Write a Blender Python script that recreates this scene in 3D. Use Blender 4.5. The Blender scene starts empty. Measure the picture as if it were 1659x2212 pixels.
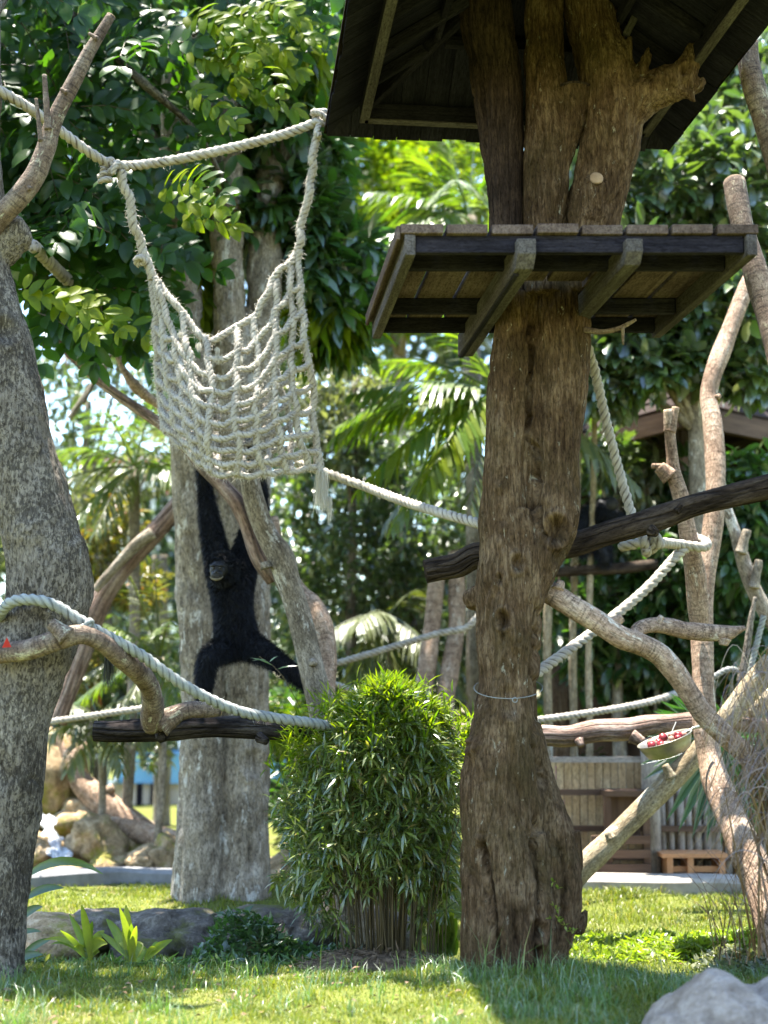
import bpy, bmesh, math, random
import numpy as np
from mathutils import Vector, Matrix
random.seed(7)
RNG = np.random.default_rng(11)
R = math.radians
scn = bpy.context.scene
COL = scn.collection

# ------------------------------------------------------------------ camera
FPX, CX, CY, HOR = 2950.0, 829.5, 1106.0, 1530.0
EYE = np.array([0.0, 0.0, 1.5])
TH = math.atan((HOR - CY) / FPX)
cam = bpy.data.cameras.new('camera')
camo = bpy.data.objects.new('camera', cam)
COL.objects.link(camo)
camo.location = EYE
camo.rotation_euler = (math.pi / 2 + TH, 0, 0)
cam.sensor_fit = 'VERTICAL'
cam.sensor_height = 36.0
cam.lens = 36.0 * FPX / 2212.0
cam.clip_end = 500
cam.dof.use_dof = True
cam.dof.focus_distance = 8.5
cam.dof.aperture_fstop = 0.95
scn.camera = camo

# ------------------------------------------------------------------ sky, sun, exposure
SUNV = Vector((-0.14, 0.10, 1.0)).normalized()
world = bpy.data.worlds.new('World')
scn.world = world
world.use_nodes = True
wn = world.node_tree
bg = wn.nodes['Background']
sky = wn.nodes.new('ShaderNodeTexSky')
sky.sky_type = 'NISHITA'
sky.sun_disc = False
sky.sun_elevation = math.asin(SUNV.z)
sky.sun_rotation = math.atan2(SUNV.x, SUNV.y)
sky.air_density = 1.3
sky.dust_density = 0.4
sky.ozone_density = 3.0
wn.links.new(sky.outputs['Color'], bg.inputs['Color'])
bg.inputs['Strength'].default_value = 0.12
sl = bpy.data.lights.new('sun', 'SUN')
sl.energy = 4.8
sl.angle = R(0.55)
sl.color = (1.0, 0.95, 0.86)
so = bpy.data.objects.new('sun', sl)
COL.objects.link(so)
so.rotation_euler = SUNV.to_track_quat('Z', 'Y').to_euler()
scn.view_settings.view_transform = 'Standard'
scn.view_settings.look = 'None'
scn.view_settings.exposure = 2.78
scn.view_settings.gamma = 1.0
scn.view_settings.use_curve_mapping = False
scn.render.engine = 'CYCLES'
cy = scn.cycles
cy.use_denoising = True
cy.max_bounces = 8
cy.diffuse_bounces = 4
cy.transmission_bounces = 6
cy.sample_clamp_indirect = 6.0

# ------------------------------------------------------------------ helpers
def P(u, v, Y):
    a = (u - CX) / FPX
    b = -(v - CY) / FPX
    d = np.array([a, math.cos(TH) - b * math.sin(TH), math.sin(TH) + b * math.cos(TH)])
    return EYE + d * (Y / d[1])

def px(n, Y):
    return n * Y / FPX

def hash3(i, j, k):
    n = (i.astype(np.int64) * 374761393 + j.astype(np.int64) * 668265263 + k.astype(np.int64) * 2147483647) & 0xFFFFFFFF
    n = ((n ^ (n >> 13)) * 1274126177) & 0xFFFFFFFF
    n = (n ^ (n >> 16)) & 0xFFFFFFFF
    return n.astype(np.float64) / 4294967295.0 * 2 - 1

def vnoise(p):
    p = np.asarray(p, float)
    f0 = np.floor(p)
    f = p - f0
    w = f * f * (3 - 2 * f)
    i, j, k = f0[..., 0].astype(np.int64), f0[..., 1].astype(np.int64), f0[..., 2].astype(np.int64)
    r = 0
    for a in (0, 1):
        for b in (0, 1):
            for c in (0, 1):
                wt = (w[..., 0] if a else 1 - w[..., 0]) * (w[..., 1] if b else 1 - w[..., 1]) * (w[..., 2] if c else 1 - w[..., 2])
                r = r + wt * hash3(i + a, j + b, k + c)
    return r

def fbm(p, o=4):
    r, a = 0, 0.5
    p = np.asarray(p, float)
    for n in range(o):
        r = r + a * vnoise(p + 17.3 * n)
        p = p * 2.03
        a *= 0.5
    return r

def sstep(a, b, x):
    t = np.clip((x - a) / (b - a), 0, 1)
    return t * t * (3 - 2 * t)

def catmull(pts, step):
    """resample a polyline of rows (any columns; first three are xyz) as a smooth curve"""
    p = np.asarray(pts, float)
    if len(p) == 2:
        n = max(2, int(np.linalg.norm(p[1, :3] - p[0, :3]) / step) + 1)
        t = np.linspace(0, 1, n)[:, None]
        return p[0] * (1 - t) + p[1] * t
    q = np.vstack([2 * p[0] - p[1], p, 2 * p[-1] - p[-2]])
    out = []
    for i in range(1, len(q) - 2):
        n = max(1, int(np.linalg.norm(q[i + 1, :3] - q[i, :3]) / step + 0.5))
        t = np.linspace(0, 1, n, endpoint=False)[:, None]
        a, b, c, d = q[i - 1], q[i], q[i + 1], q[i + 2]
        out.append(0.5 * (2 * b + (c - a) * t + (2 * a - 5 * b + 4 * c - d) * t ** 2 + (3 * b - a - 3 * c + d) * t ** 3))
    out.append(p[-1:])
    return np.vstack(out)

def frames(c):
    t = np.gradient(c, axis=0)
    t /= np.linalg.norm(t, axis=1)[:, None] + 1e-12
    a = np.array([0, 0, 1.0]) if abs(t[0, 2]) < 0.9 else np.array([1.0, 0, 0])
    n = np.cross(t[0], a)
    n /= np.linalg.norm(n)
    N = [n]
    for i in range(1, len(c)):
        n = n - t[i] * np.dot(n, t[i])
        n /= np.linalg.norm(n) + 1e-12
        N.append(n)
    N = np.array(N)
    return t, N, np.cross(t, N)

class MB:
    def __init__(s):
        s.v, s.f, s.tc, s.n = [], [], [], 0
    def add(s, v, f, tc=None):
        v = np.asarray(v, float)
        s.v.append(v)
        s.tc.append(v if tc is None else np.asarray(tc, float))
        s.f += [tuple(int(i) + s.n for i in q) for q in f]
        s.n += len(v)
    def box(s, o, ax, ay, az):
        """o corner, three edge vectors"""
        o, ax, ay, az = [np.asarray(q, float) for q in (o, ax, ay, az)]
        if np.dot(np.cross(ax, ay), az) < 0:
            ax, ay = ay, ax
        v = [o, o + ax, o + ax + ay, o + ay, o + az, o + ax + az, o + ax + ay + az, o + ay + az]
        L = [np.linalg.norm(q) for q in (ax, ay, az)]
        off = random.random() * 50
        axs = sorted(range(3), key=lambda q: L[q])       # longest edge becomes tc z
        g = [(0, 0, 0), (1, 0, 0), (1, 1, 0), (0, 1, 0), (0, 0, 1), (1, 0, 1), (1, 1, 1), (0, 1, 1)]
        tc = [[q[axs[0]] * L[axs[0]] + off, q[axs[1]] * L[axs[1]] + off, q[axs[2]] * L[axs[2]] + off] for q in g]
        s.add(v, [(0, 3, 2, 1), (4, 5, 6, 7), (0, 1, 5, 4), (1, 2, 6, 5), (2, 3, 7, 6), (3, 0, 4, 7)], tc)
    def beam(s, a, b, w, h, up=(0, 0, 1)):
        a, b = np.asarray(a, float), np.asarray(b, float)
        d = b - a
        dn = d / np.linalg.norm(d)
        x = np.cross(dn, np.asarray(up, float))
        x /= np.linalg.norm(x)
        z = np.cross(x, dn)
        s.box(a - x * w / 2 - z * h / 2, x * w, d, z * h)
    def tube(s, c, r, seg=12, amp=0.0, fr=6.0, sd=0.0, cap=True, lump=0.0):
        c = np.asarray(c, float)
        r = np.broadcast_to(np.asarray(r, float), (len(c),))
        t, N, B = frames(c)
        ph = np.linspace(0, 2 * np.pi, seg, endpoint=False)
        dirs = N[:, None, :] * np.cos(ph)[None, :, None] + B[:, None, :] * np.sin(ph)[None, :, None]
        L = np.concatenate([[0], np.cumsum(np.linalg.norm(np.diff(c, axis=0), axis=1))])
        tc = np.stack([r[:, None] * np.cos(ph)[None], r[:, None] * np.sin(ph)[None], np.broadcast_to(L[:, None], (len(c), seg))], -1)
        rr = np.broadcast_to(r[:, None], (len(c), seg)).copy()
        if amp:
            q = tc * np.array([fr, fr, fr * 0.5]) + sd
            rr *= 1 + amp * 2 * fbm(q, 3)
        if lump:
            rr *= 1 + lump * 2 * vnoise(np.stack([np.zeros_like(rr), np.zeros_like(rr) + sd, np.broadcast_to(L[:, None] * 4, rr.shape)], -1))
        v = c[:, None, :] + dirs * rr[..., None]
        n = len(c)
        f = []
        for i in range(n - 1):
            for j in range(seg):
                k = (j + 1) % seg
                f.append((i * seg + j, i * seg + k, (i + 1) * seg + k, (i + 1) * seg + j))
        v = v.reshape(-1, 3)
        tcc = tc.reshape(-1, 3) + np.array([0, 0, sd * 3.1])
        if cap:
            v = np.vstack([v, c[0] - t[0] * r[0] * 0.08, c[-1] + t[-1] * r[-1] * 0.08])
            tcc = np.vstack([tcc, tcc[0] * [0, 0, 1], tcc[-1] * [0, 0, 1]])
            a, b = n * seg, n * seg + 1
            for j in range(seg):
                k = (j + 1) % seg
                f.append((a, k, j))
                f.append((b, (n - 1) * seg + j, (n - 1) * seg + k))
        s.add(v, f, tcc)
    def rope(s, c, rad, pitch=None, seg=12, sd=0.0, cap=True):
        c = np.asarray(c, float)
        rad = float(rad)
        pitch = pitch or rad * 4.6
        c = catmull(c, rad * 0.36) if len(c) > 1 else c
        t, N, B = frames(c)
        L = np.concatenate([[0], np.cumsum(np.linalg.norm(np.diff(c, axis=0), axis=1))])
        ph = np.linspace(0, 2 * np.pi, seg, endpoint=False)
        psi = 2 * np.pi * L / pitch + sd
        ang = ph[None, :] - psi[:, None]
        rr = rad * (0.70 + 0.36 * np.abs(np.cos(1.5 * ang)) ** 0.8)
        q = np.stack([np.cos(ph)[None] * rad * 30 + 0 * L[:, None], np.sin(ph)[None] * rad * 30 + 0 * L[:, None], L[:, None] * 40 + 0 * ph[None]], -1)
        rr = rr * (1 + 0.10 * vnoise(q + sd))
        dirs = N[:, None, :] * np.cos(ph)[None, :, None] + B[:, None, :] * np.sin(ph)[None, :, None]
        v = (c[:, None, :] + dirs * rr[..., None]).reshape(-1, 3)
        tc = np.stack([ang / 6.28 * 3, rr / rad, np.broadcast_to(L[:, None], rr.shape)], -1).reshape(-1, 3)
        n = len(c)
        f = []
        for i in range(n - 1):
            for j in range(seg):
                k = (j + 1) % seg
                f.append((i * seg + j, i * seg + k, (i + 1) * seg + k, (i + 1) * seg + j))
        if cap:
            v = np.vstack([v, c[0], c[-1]])
            tc = np.vstack([tc, [0, 1, 0], [0, 1, 0]])
            a, b = n * seg, n * seg + 1
            for j in range(seg):
                k = (j + 1) % seg
                f.append((a, k, j))
                f.append((b, (n - 1) * seg + j, (n - 1) * seg + k))
        s.add(v, f, tc)
        return c
    def build(s, name, mat, parent=None, smooth=True):
        return mkobj(name, np.vstack(s.v), s.f, mat, parent, smooth, np.vstack(s.tc))

def mkmesh(name, v, f, mat, smooth=True, tc=None):
    me = bpy.data.meshes.new(name)
    v = np.asarray(v, float)
    if isinstance(f, np.ndarray):
        nf, k = f.shape
        me.vertices.add(len(v))
        me.vertices.foreach_set('co', v.astype(np.float32).ravel())
        me.loops.add(nf * k)
        me.loops.foreach_set('vertex_index', f.astype(np.int32).ravel())
        me.polygons.add(nf)
        me.polygons.foreach_set('loop_start', np.arange(0, nf * k, k, dtype=np.int32))
        me.update(calc_edges=True)
    else:
        me.from_pydata(v.tolist(), [], f)
    if tc is not None:
        a = me.attributes.new('tc', 'FLOAT_VECTOR', 'POINT')
        a.data.foreach_set('vector', np.asarray(tc, np.float32).ravel())
    if mat:
        me.materials.append(mat)
    if smooth:
        me.polygons.foreach_set('use_smooth', np.ones(len(me.polygons), dtype=bool))
    return me

def attach(o, parent):
    if parent is not None:
        o.parent = parent
        o.matrix_parent_inverse = Matrix.Translation(parent.location).inverted()

def link(name, me, parent=None):
    o = bpy.data.objects.new(name, me)
    COL.objects.link(o)
    attach(o, parent)
    return o

def mkobj(name, v, f, mat, parent=None, smooth=True, tc=None):
    return link(name, mkmesh(name, v, f, mat, smooth, tc), parent)

def tag(o, label, cat, group=None, kind=None):
    if label: o['label'] = label
    if cat: o['category'] = cat
    if group: o['group'] = group
    if kind: o['kind'] = kind
    return o

def kind(o, k):
    o['kind'] = k
    return o

def thing(name, label, cat, loc=(0, 0, 0), group=None):
    o = bpy.data.objects.new(name, None)
    COL.objects.link(o)
    o.empty_display_size = 0.1
    o.location = tuple(float(q) for q in loc)
    return tag(o, label, cat, group)

# ------------------------------------------------------------------ leaves in bulk
def tmpl(kindname):
    if kindname == 'diamond':        # 2 triangles folded on the midrib
        v = [(0, 0, 0), (-.5, .42, .10), (0, 1, -.06), (.5, .42, .10)]
        f = [(0, 2, 1), (0, 3, 2)]
    elif kindname == 'lance':        # narrow, 4 triangles, drooping tip
        v = [(0, 0, 0), (-.5, .3, .03), (.5, .3, .03), (-.42, .65, 0), (.42, .65, 0), (0, 1, -.14)]
        f = [(0, 2, 1), (1, 2, 3), (2, 4, 3), (3, 4, 5)]
    elif kindname == 'oval':         # 8 triangles, cupped
        v = [(0, 0, 0), (-.42, .22, .07), (0, .25, 0), (.42, .22, .07), (-.5, .55, .08), (0, .58, .02), (.5, .55, .08),
             (-.3, .84, .02), (0, .86, -.02), (.3, .84, .02), (0, 1, -.1)]
        f = [(0, 2, 1), (0, 3, 2), (1, 2, 4), (2, 5, 4), (2, 3, 5), (3, 6, 5), (4, 5, 7), (5, 8, 7), (5, 6, 8), (6, 9, 8), (7, 8, 10), (8, 9, 10)]
    return np.array(v, float), np.array(f, int)

def basis(d, up):
    d = d / (np.linalg.norm(d, axis=1)[:, None] + 1e-9)
    x = np.cross(d, up)
    x /= np.linalg.norm(x, axis=1)[:, None] + 1e-9
    z = np.cross(x, d)
    return x, d, z

def leafmesh(pos, d, up, ln, wd, kindname):
    T, F = tmpl(kindname)
    x, y, z = basis(d, up)
    n, k = len(pos), len(T)
    v = (pos[:, None, :] + x[:, None, :] * (T[None, :, 0:1] * wd[:, None, None]) + y[:, None, :] * (T[None, :, 1:2] * ln[:, None, None])
         + z[:, None, :] * (T[None, :, 2:3] * ln[:, None, None]))
    f = (F[None] + (np.arange(n) * k)[:, None, None]).reshape(-1, 3)
    return v.reshape(-1, 3), f

def leaves_obj(name, pos, d, up, ln, wd, kindname, mat, parent=None):
    v, f = leafmesh(pos, d, up, ln, wd, kindname)
    return mkobj(name, v, f, mat, parent, smooth=False)

def leaf_objs(name, pos, d, up, ln, wd, kindname, mat, parent, pick):
    """the picked leaves as single objects that share one mesh"""
    T, F = tmpl(kindname)
    me = mkmesh(name, T, F, mat, smooth=(kindname == 'oval'))
    x, y, z = basis(d, up)
    for i in pick:
        o = bpy.data.objects.new(name, me)
        COL.objects.link(o)
        M = Matrix(((x[i, 0] * wd[i], y[i, 0] * ln[i], z[i, 0] * ln[i], pos[i, 0]),
                    (x[i, 1] * wd[i], y[i, 1] * ln[i], z[i, 1] * ln[i], pos[i, 1]),
                    (x[i, 2] * wd[i], y[i, 2] * ln[i], z[i, 2] * ln[i], pos[i, 2]), (0, 0, 0, 1)))
        attach(o, parent)
        o.matrix_basis = M

def rnd_dirs(n):
    d = RNG.normal(size=(n, 3))
    return d / np.linalg.norm(d, axis=1)[:, None]

def clusters(centers, outs, per, ln, wd, droop=0.2, spread=0.9, jitter=0.25):
    """rosettes of leaves round each centre, pointing outwards"""
    n = len(centers)
    N = n * per
    C = np.repeat(centers, per, 0)
    O = np.repeat(outs, per, 0)
    d = O * (1 - spread) + rnd_dirs(N) * spread
    d[:, 2] -= droop
    d /= np.linalg.norm(d, axis=1)[:, None] + 1e-9
    l = ln * (0.65 + 0.7 * RNG.random(N))
    w = wd * (0.75 + 0.5 * RNG.random(N))
    pos = C + d * (l * jitter)[:, None]
    up = np.array([0, 0, 1.0]) + 0.55 * rnd_dirs(N)
    return pos, d, up, l, w

def blob_points(n, c, r, shell=0.55):
    d = rnd_dirs(n)
    rad = (shell + (1 - shell) * RNG.random(n)) ** 0.8
    rad *= 1 + 0.35 * vnoise(d * 2.2 + np.asarray(c) * 1.7)
    p = np.asarray(c) + d * rad[:, None] * np.asarray(r)
    return p, d

# ------------------------------------------------------------------ materials
class NT:
    def __init__(s, name):
        s.m = bpy.data.materials.new(name)
        s.m.use_nodes = True
        s.t = s.m.node_tree
        s.t.nodes.clear()
        s.out = s.t.nodes.new('ShaderNodeOutputMaterial')
    def n(s, typ, **kw):
        x = s.t.nodes.new(typ)
        for k, val in kw.items():
            if k.startswith('i_'):
                key = k[2:].replace('_', ' ')
                x.inputs[int(key) if key.isdigit() else key].default_value = val
            else:
                setattr(x, k, val)
        return x
    def l(s, a, b):
        s.t.links.new(a, b)
    def math(s, op, a, b=None, c=None):
        x = s.t.nodes.new('ShaderNodeMath')
        x.operation = op
        for i, q in enumerate((a, b, c)):
            if q is None: continue
            if isinstance(q, (int, float)): x.inputs[i].default_value = q
            else: s.l(q, x.inputs[i])
        return x.outputs[0]
    def ramp(s, fac, stops):
        x = s.t.nodes.new('ShaderNodeValToRGB')
        e = x.color_ramp.elements
        while len(e) < len(stops): e.new(0.5)
        for el, (p, c) in zip(e, stops):
            el.position = p
            el.color = (*c, 1) if len(c) == 3 else c
        s.l(fac, x.inputs[0])
        return x.outputs[0]
    def mix(s, fac, a, b, mode='MIX'):
        x = s.t.nodes.new('ShaderNodeMix')
        x.data_type = 'RGBA'
        x.blend_type = mode
        for idx, q in ((0, fac), (6, a), (7, b)):
            if isinstance(q, (int, float)): x.inputs[idx].default_value = q
            elif isinstance(q, tuple): x.inputs[idx].default_value = (*q, 1)
            else: s.l(q, x.inputs[idx])
        return x.outputs[2]
    def vec(s, scale=(1, 1, 1), attr='tc', warp=0.0):
        if attr == 'object':
            src = s.n('ShaderNodeTexCoord').outputs['Object']
        elif attr == 'pos':
            src = s.n('ShaderNodeNewGeometry').outputs['Position']
        else:
            src = s.n('ShaderNodeAttribute', attribute_name='tc').outputs['Vector']
        mp = s.n('ShaderNodeMapping')
        mp.inputs['Scale'].default_value = scale
        s.l(src, mp.inputs['Vector'])
        return mp.outputs[0]
    def noise(s, vec, scale, detail=4, rough=0.6, dist=0.0):
        x = s.n('ShaderNodeTexNoise', i_Scale=scale, i_Detail=detail, i_Roughness=rough, i_Distortion=dist)
        s.l(vec, x.inputs['Vector'])
        return x.outputs['Fac']
    def voro(s, vec, scale, feature='F1', rand=1.0):
        x = s.n('ShaderNodeTexVoronoi', feature=feature, i_Scale=scale, i_Randomness=rand)
        s.l(vec, x.inputs['Vector'])
        return x.outputs['Distance']
    def bump(s, h, strength=0.5, dist=0.01):
        x = s.n('ShaderNodeBump', i_Strength=strength, i_Distance=dist)
        s.l(h, x.inputs['Height'])
        return x.outputs[0]
    def pbr(s, col, rough=0.8, normal=None, spec=0.3, metal=0.0):
        x = s.n('ShaderNodeBsdfPrincipled')
        for key, q in (('Base Color', col), ('Roughness', rough)):
            if isinstance(q, tuple): x.inputs[key].default_value = (*q, 1)
            elif isinstance(q, (int, float)): x.inputs[key].default_value = q
            else: s.l(q, x.inputs[key])
        x.inputs['Specular IOR Level'].default_value = spec
        x.inputs['Metallic'].default_value = metal
        if normal is not None: s.l(normal, x.inputs['Normal'])
        s.l(x.outputs[0], s.out.inputs[0])
        return s.m

def bark(name, dark, mid, light, stretch=0.12, scale=26, crack=0.55, lichen=None, lich_thr=0.66, bump=0.7, ring=0.0, spots=0.0, lich_scale=9, moss=None, spec=0.2):
    t = NT(name)
    v = t.vec((1, 1, stretch))
    vi = t.vec((1, 1, 1))
    a = t.noise(v, scale, 6, 0.65, 0.3)
    b = t.noise(vi, 3.2, 4, 0.6)
    fac = t.math('MULTIPLY_ADD', b, 0.55, t.math('MULTIPLY', a, 0.6))
    col = t.ramp(fac, [(0.38, dark), (0.56, mid), (0.74, light)])
    cr = t.voro(v, scale * 0.55, 'DISTANCE_TO_EDGE')
    wob = t.noise(v, scale * 0.8, 3)
    crk = t.ramp(t.math('ADD', cr, t.math('MULTIPLY', t.math('SUBTRACT', wob, 0.5), 0.28)), [(0.0, (0, 0, 0)), (0.10, (1, 1, 1))])
    crm = t.math('MULTIPLY_ADD', crk, crack, 1 - crack)
    col = t.mix(1.0, col, crm, 'MULTIPLY')
    if ring:
        vr = t.vec((1, 1, 9))
        rg = t.noise(vr, 7, 4, 0.6)
        rgm = t.ramp(rg, [(0.36, (1 - ring,) * 3), (0.5, (1, 1, 1))])
        col = t.mix(1.0, col, rgm, 'MULTIPLY')
    if spots:
        sp = t.noise(t.vec((1, 1, 0.55)), 52, 3, 0.7, 0.6)
        big = t.noise(vi, 2.6, 3, 0.6)
        spm = t.math('ADD', sp, t.math('MULTIPLY', t.math('SUBTRACT', big, 0.5), 0.55))
        spc = t.ramp(spm, [(0.48, (1, 1, 1)), (0.55, (1 - spots,) * 3)])
        col = t.mix(1.0, col, spc, 'MULTIPLY')
    if moss:
        ms = t.noise(vi, 2.0, 5, 0.7)
        mm = t.ramp(ms, [(0.46, (0, 0, 0)), (0.66, (0.75,) * 3)])
        col = t.mix(mm, col, moss)
    if lichen:
        ln = t.noise(t.vec((1, 1, 0.4)), lich_scale, 5, 0.72, 0.4)
        lm = t.ramp(ln, [(lich_thr - 0.02, (0, 0, 0)), (lich_thr + 0.03, (1, 1, 1))])
        col = t.mix(lm, col, lichen)
    f1 = t.noise(t.vec((1, 1, max(0.3, stretch))), 95, 4, 0.75, 0.2)
    col = t.mix(1.0, col, t.ramp(f1, [(0.34, (0.42, 0.40, 0.38)), (0.5, (1, 1, 1)), (0.68, (1.35, 1.33, 1.3))]), 'MULTIPLY')
    orr = t.n('ShaderNodeObjectInfo').outputs['Random']
    col = t.mix(1.0, col, t.ramp(orr, [(0.0, (0.84,) * 3), (1.0, (1.14,) * 3)]), 'MULTIPLY')
    h = t.math('MULTIPLY_ADD', crk, 1.1 * crack, t.math('MULTIPLY', a, 0.9))
    fine = t.noise(t.vec((1, 1, 0.35)), 150, 3, 0.7)
    h = t.math('MULTIPLY_ADD', fine, 0.3, h)
    h = t.math('MULTIPLY_ADD', f1, 0.5, h)
    return t.pbr(col, 0.9, t.bump(h, bump, 0.014), spec)

def leafmat(name, ca, cb, tcol, trans=0.42, gloss=0.10, rough=0.38, dead=None):
    t = NT(name)
    g = t.n('ShaderNodeNewGeometry').outputs['Random Per Island']
    o = t.n('ShaderNodeObjectInfo').outputs['Random']
    r = t.math('FRACT', t.math('ADD', g, o))
    stops = [(0.0, ca), (0.86, cb)]
    if dead: stops += [(0.93, cb), (0.97, dead)]
    col = t.ramp(r, stops)
    wv = t.noise(t.vec((1, 1, 1), 'pos'), 45, 2)
    col = t.mix(t.math('MULTIPLY', wv, 0.35), col, (0.02, 0.035, 0.008), 'MIX')
    dif = t.n('ShaderNodeBsdfDiffuse')
    t.l(col, dif.inputs[0])
    tr = t.n('ShaderNodeBsdfTranslucent')
    t.l(t.mix(1.0, col, tcol, 'MULTIPLY'), tr.inputs[0])
    m1 = t.n('ShaderNodeMixShader', i_0=trans)
    t.l(dif.outputs[0], m1.inputs[1]); t.l(tr.outputs[0], m1.inputs[2])
    gl = t.n('ShaderNodeBsdfGlossy', i_Roughness=rough)
    lw = t.n('ShaderNodeLayerWeight', i_Blend=0.35)
    gf = t.math('MULTIPLY_ADD', lw.outputs['Fresnel'], gloss * 1.6, gloss * 0.35)
    m2 = t.n('ShaderNodeMixShader')
    t.l(gf, m2.inputs[0]); t.l(m1.outputs[0], m2.inputs[1]); t.l(gl.outputs[0], m2.inputs[2])
    t.l(m2.outputs[0], t.out.inputs[0])
    return t.m

def plain(name, a, b, scale=8, rough=0.7, bump=0.3, stretch=(1, 1, 1), spec=0.3, metal=0.0, attr='tc', lo=0.35, hi=0.7):
    t = NT(name)
    v = t.vec(stretch, attr)
    n = t.noise(v, scale, 5, 0.65)
    col = t.ramp(n, [(lo, a), (hi, b)])
    return t.pbr(col, rough, t.bump(n, bump, 0.01), spec, metal)

M = {}
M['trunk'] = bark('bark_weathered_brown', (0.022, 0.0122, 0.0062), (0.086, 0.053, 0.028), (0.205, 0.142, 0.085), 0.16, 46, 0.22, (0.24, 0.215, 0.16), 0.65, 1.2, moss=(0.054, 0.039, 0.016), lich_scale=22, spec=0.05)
M['shadelimb'] = bark('bark_shaded_limb', (0.010, 0.0075, 0.0065), (0.030, 0.020, 0.015), (0.062, 0.042, 0.030), 0.08, 50, 0.3, None, 0.7, 0.9, spec=0.04)  # dark wood of the left limb, roof shade put into its colour
M['grey'] = bark('bark_speckled_grey', (0.078, 0.064, 0.050), (0.165, 0.142, 0.115), (0.265, 0.232, 0.19), 0.35, 40, 0.08, (0.28, 0.26, 0.225), 0.66, 1.2, spots=0.60, spec=0.05)
M['tan'] = bark('bark_mottled_tan', (0.095, 0.075, 0.054), (0.215, 0.178, 0.134), (0.36, 0.312, 0.25), 0.35, 22, 0.08, (0.38, 0.355, 0.31), 0.60, 1.0, spots=0.35, spec=0.08)
M['pink'] = bark('bark_pinkish', (0.15, 0.093, 0.062), (0.34, 0.235, 0.165), (0.50, 0.385, 0.285), 0.45, 26, 0.05, (0.48, 0.42, 0.34), 0.62, 1.0, ring=0.45, lich_scale=14, spots=0.25, spec=0.08)
M['ochre'] = bark('bark_ochre', (0.14, 0.10, 0.055), (0.30, 0.235, 0.145), (0.42, 0.355, 0.25), 0.5, 24, 0.06, (0.42, 0.41, 0.35), 0.63, 0.9, spots=0.3)
M['darkbark'] = bark('bark_dark_log', (0.016, 0.0115, 0.009), (0.040, 0.029, 0.022), (0.085, 0.066, 0.050), 0.10, 30, 0.6, None, 0.7, 1.0, spec=0.04)
M['rindbark'] = bark('bark_ringed_branch', (0.060, 0.040, 0.029), (0.135, 0.096, 0.070), (0.25, 0.205, 0.155), 0.7, 20, 0.08, (0.30, 0.275, 0.195), 0.61, 0.8, ring=0.5, lich_scale=14)
M['shadowed'] = bark('bark_shadowed_log', (0.012, 0.0095, 0.009), (0.028, 0.023, 0.021), (0.065, 0.056, 0.050), 0.10, 34, 0.6, None, 0.7, 1.1, spec=0.04)  # dark half of one long log, its shade put into the colour
M['redlog'] = bark('bark_reddish_log', (0.0800, 0.0480, 0.0360), (0.2080, 0.1360, 0.1040), (0.3680, 0.2880, 0.2400), 0.08, 26, 0.6, None, 0.7, 0.9)
M['cut'] = plain('cut_wood', (0.20, 0.125, 0.07), (0.36, 0.25, 0.155), 14, 0.8, 0.3)
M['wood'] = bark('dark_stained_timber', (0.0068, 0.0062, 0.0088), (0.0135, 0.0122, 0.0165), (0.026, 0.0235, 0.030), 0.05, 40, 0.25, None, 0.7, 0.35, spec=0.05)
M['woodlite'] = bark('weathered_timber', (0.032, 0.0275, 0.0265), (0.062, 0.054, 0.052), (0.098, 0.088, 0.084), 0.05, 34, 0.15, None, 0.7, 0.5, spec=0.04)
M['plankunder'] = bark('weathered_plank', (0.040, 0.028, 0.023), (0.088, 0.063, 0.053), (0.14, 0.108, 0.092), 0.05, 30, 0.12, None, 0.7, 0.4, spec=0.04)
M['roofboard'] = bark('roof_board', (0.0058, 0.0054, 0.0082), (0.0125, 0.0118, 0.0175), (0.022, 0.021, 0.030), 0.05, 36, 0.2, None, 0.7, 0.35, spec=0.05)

def ropemat(name, a, b, c):
    t = NT(name)
    at = t.n('ShaderNodeAttribute', attribute_name='tc')
    sep = t.n('ShaderNodeSeparateXYZ')
    t.l(at.outputs['Vector'], sep.inputs[0])
    g = t.noise(t.vec((1, 1, 1), 'pos'), 130, 4, 0.7)
    g2 = t.noise(t.vec((1, 1, 1), 'pos'), 11, 3, 0.6)
    col = t.ramp(t.math('MULTIPLY_ADD', g2, 0.6, t.math('MULTIPLY', g, 0.45)), [(0.35, b), (0.62, a)])
    gro = t.ramp(sep.outputs['Y'], [(0.72, (0, 0, 0)), (0.92, (1, 1, 1))])  # grooves coloured darker, standing in for the shadow between strands
    col = t.mix(gro, c, col)
    return t.pbr(col, 0.95, t.bump(g, 0.6, 0.006), 0.1)
M['rope'] = ropemat('rope_sisal', (0.36, 0.33, 0.28), (0.23, 0.20, 0.165), (0.085, 0.068, 0.050))
M['ropegrey'] = ropemat('rope_grey', (0.24, 0.25, 0.23), (0.15, 0.155, 0.145), (0.055, 0.058, 0.052))
M['ropedark'] = ropemat('rope_dark', (0.30, 0.27, 0.24), (0.17, 0.15, 0.13), (0.05, 0.045, 0.04))
def fuzzmat():
    t = NT('rope_fibre')
    d = t.n('ShaderNodeBsdfDiffuse'); d.inputs[0].default_value = (0.42, 0.40, 0.35, 1)
    r = t.n('ShaderNodeBsdfTranslucent'); r.inputs[0].default_value = (0.8, 0.75, 0.65, 1)
    m = t.n('ShaderNodeMixShader', i_0=0.45)
    t.l(d.outputs[0], m.inputs[1]); t.l(r.outputs[0], m.inputs[2]); t.l(m.outputs[0], t.out.inputs[0])
    return t.m
M['fuzz'] = fuzzmat()

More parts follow.
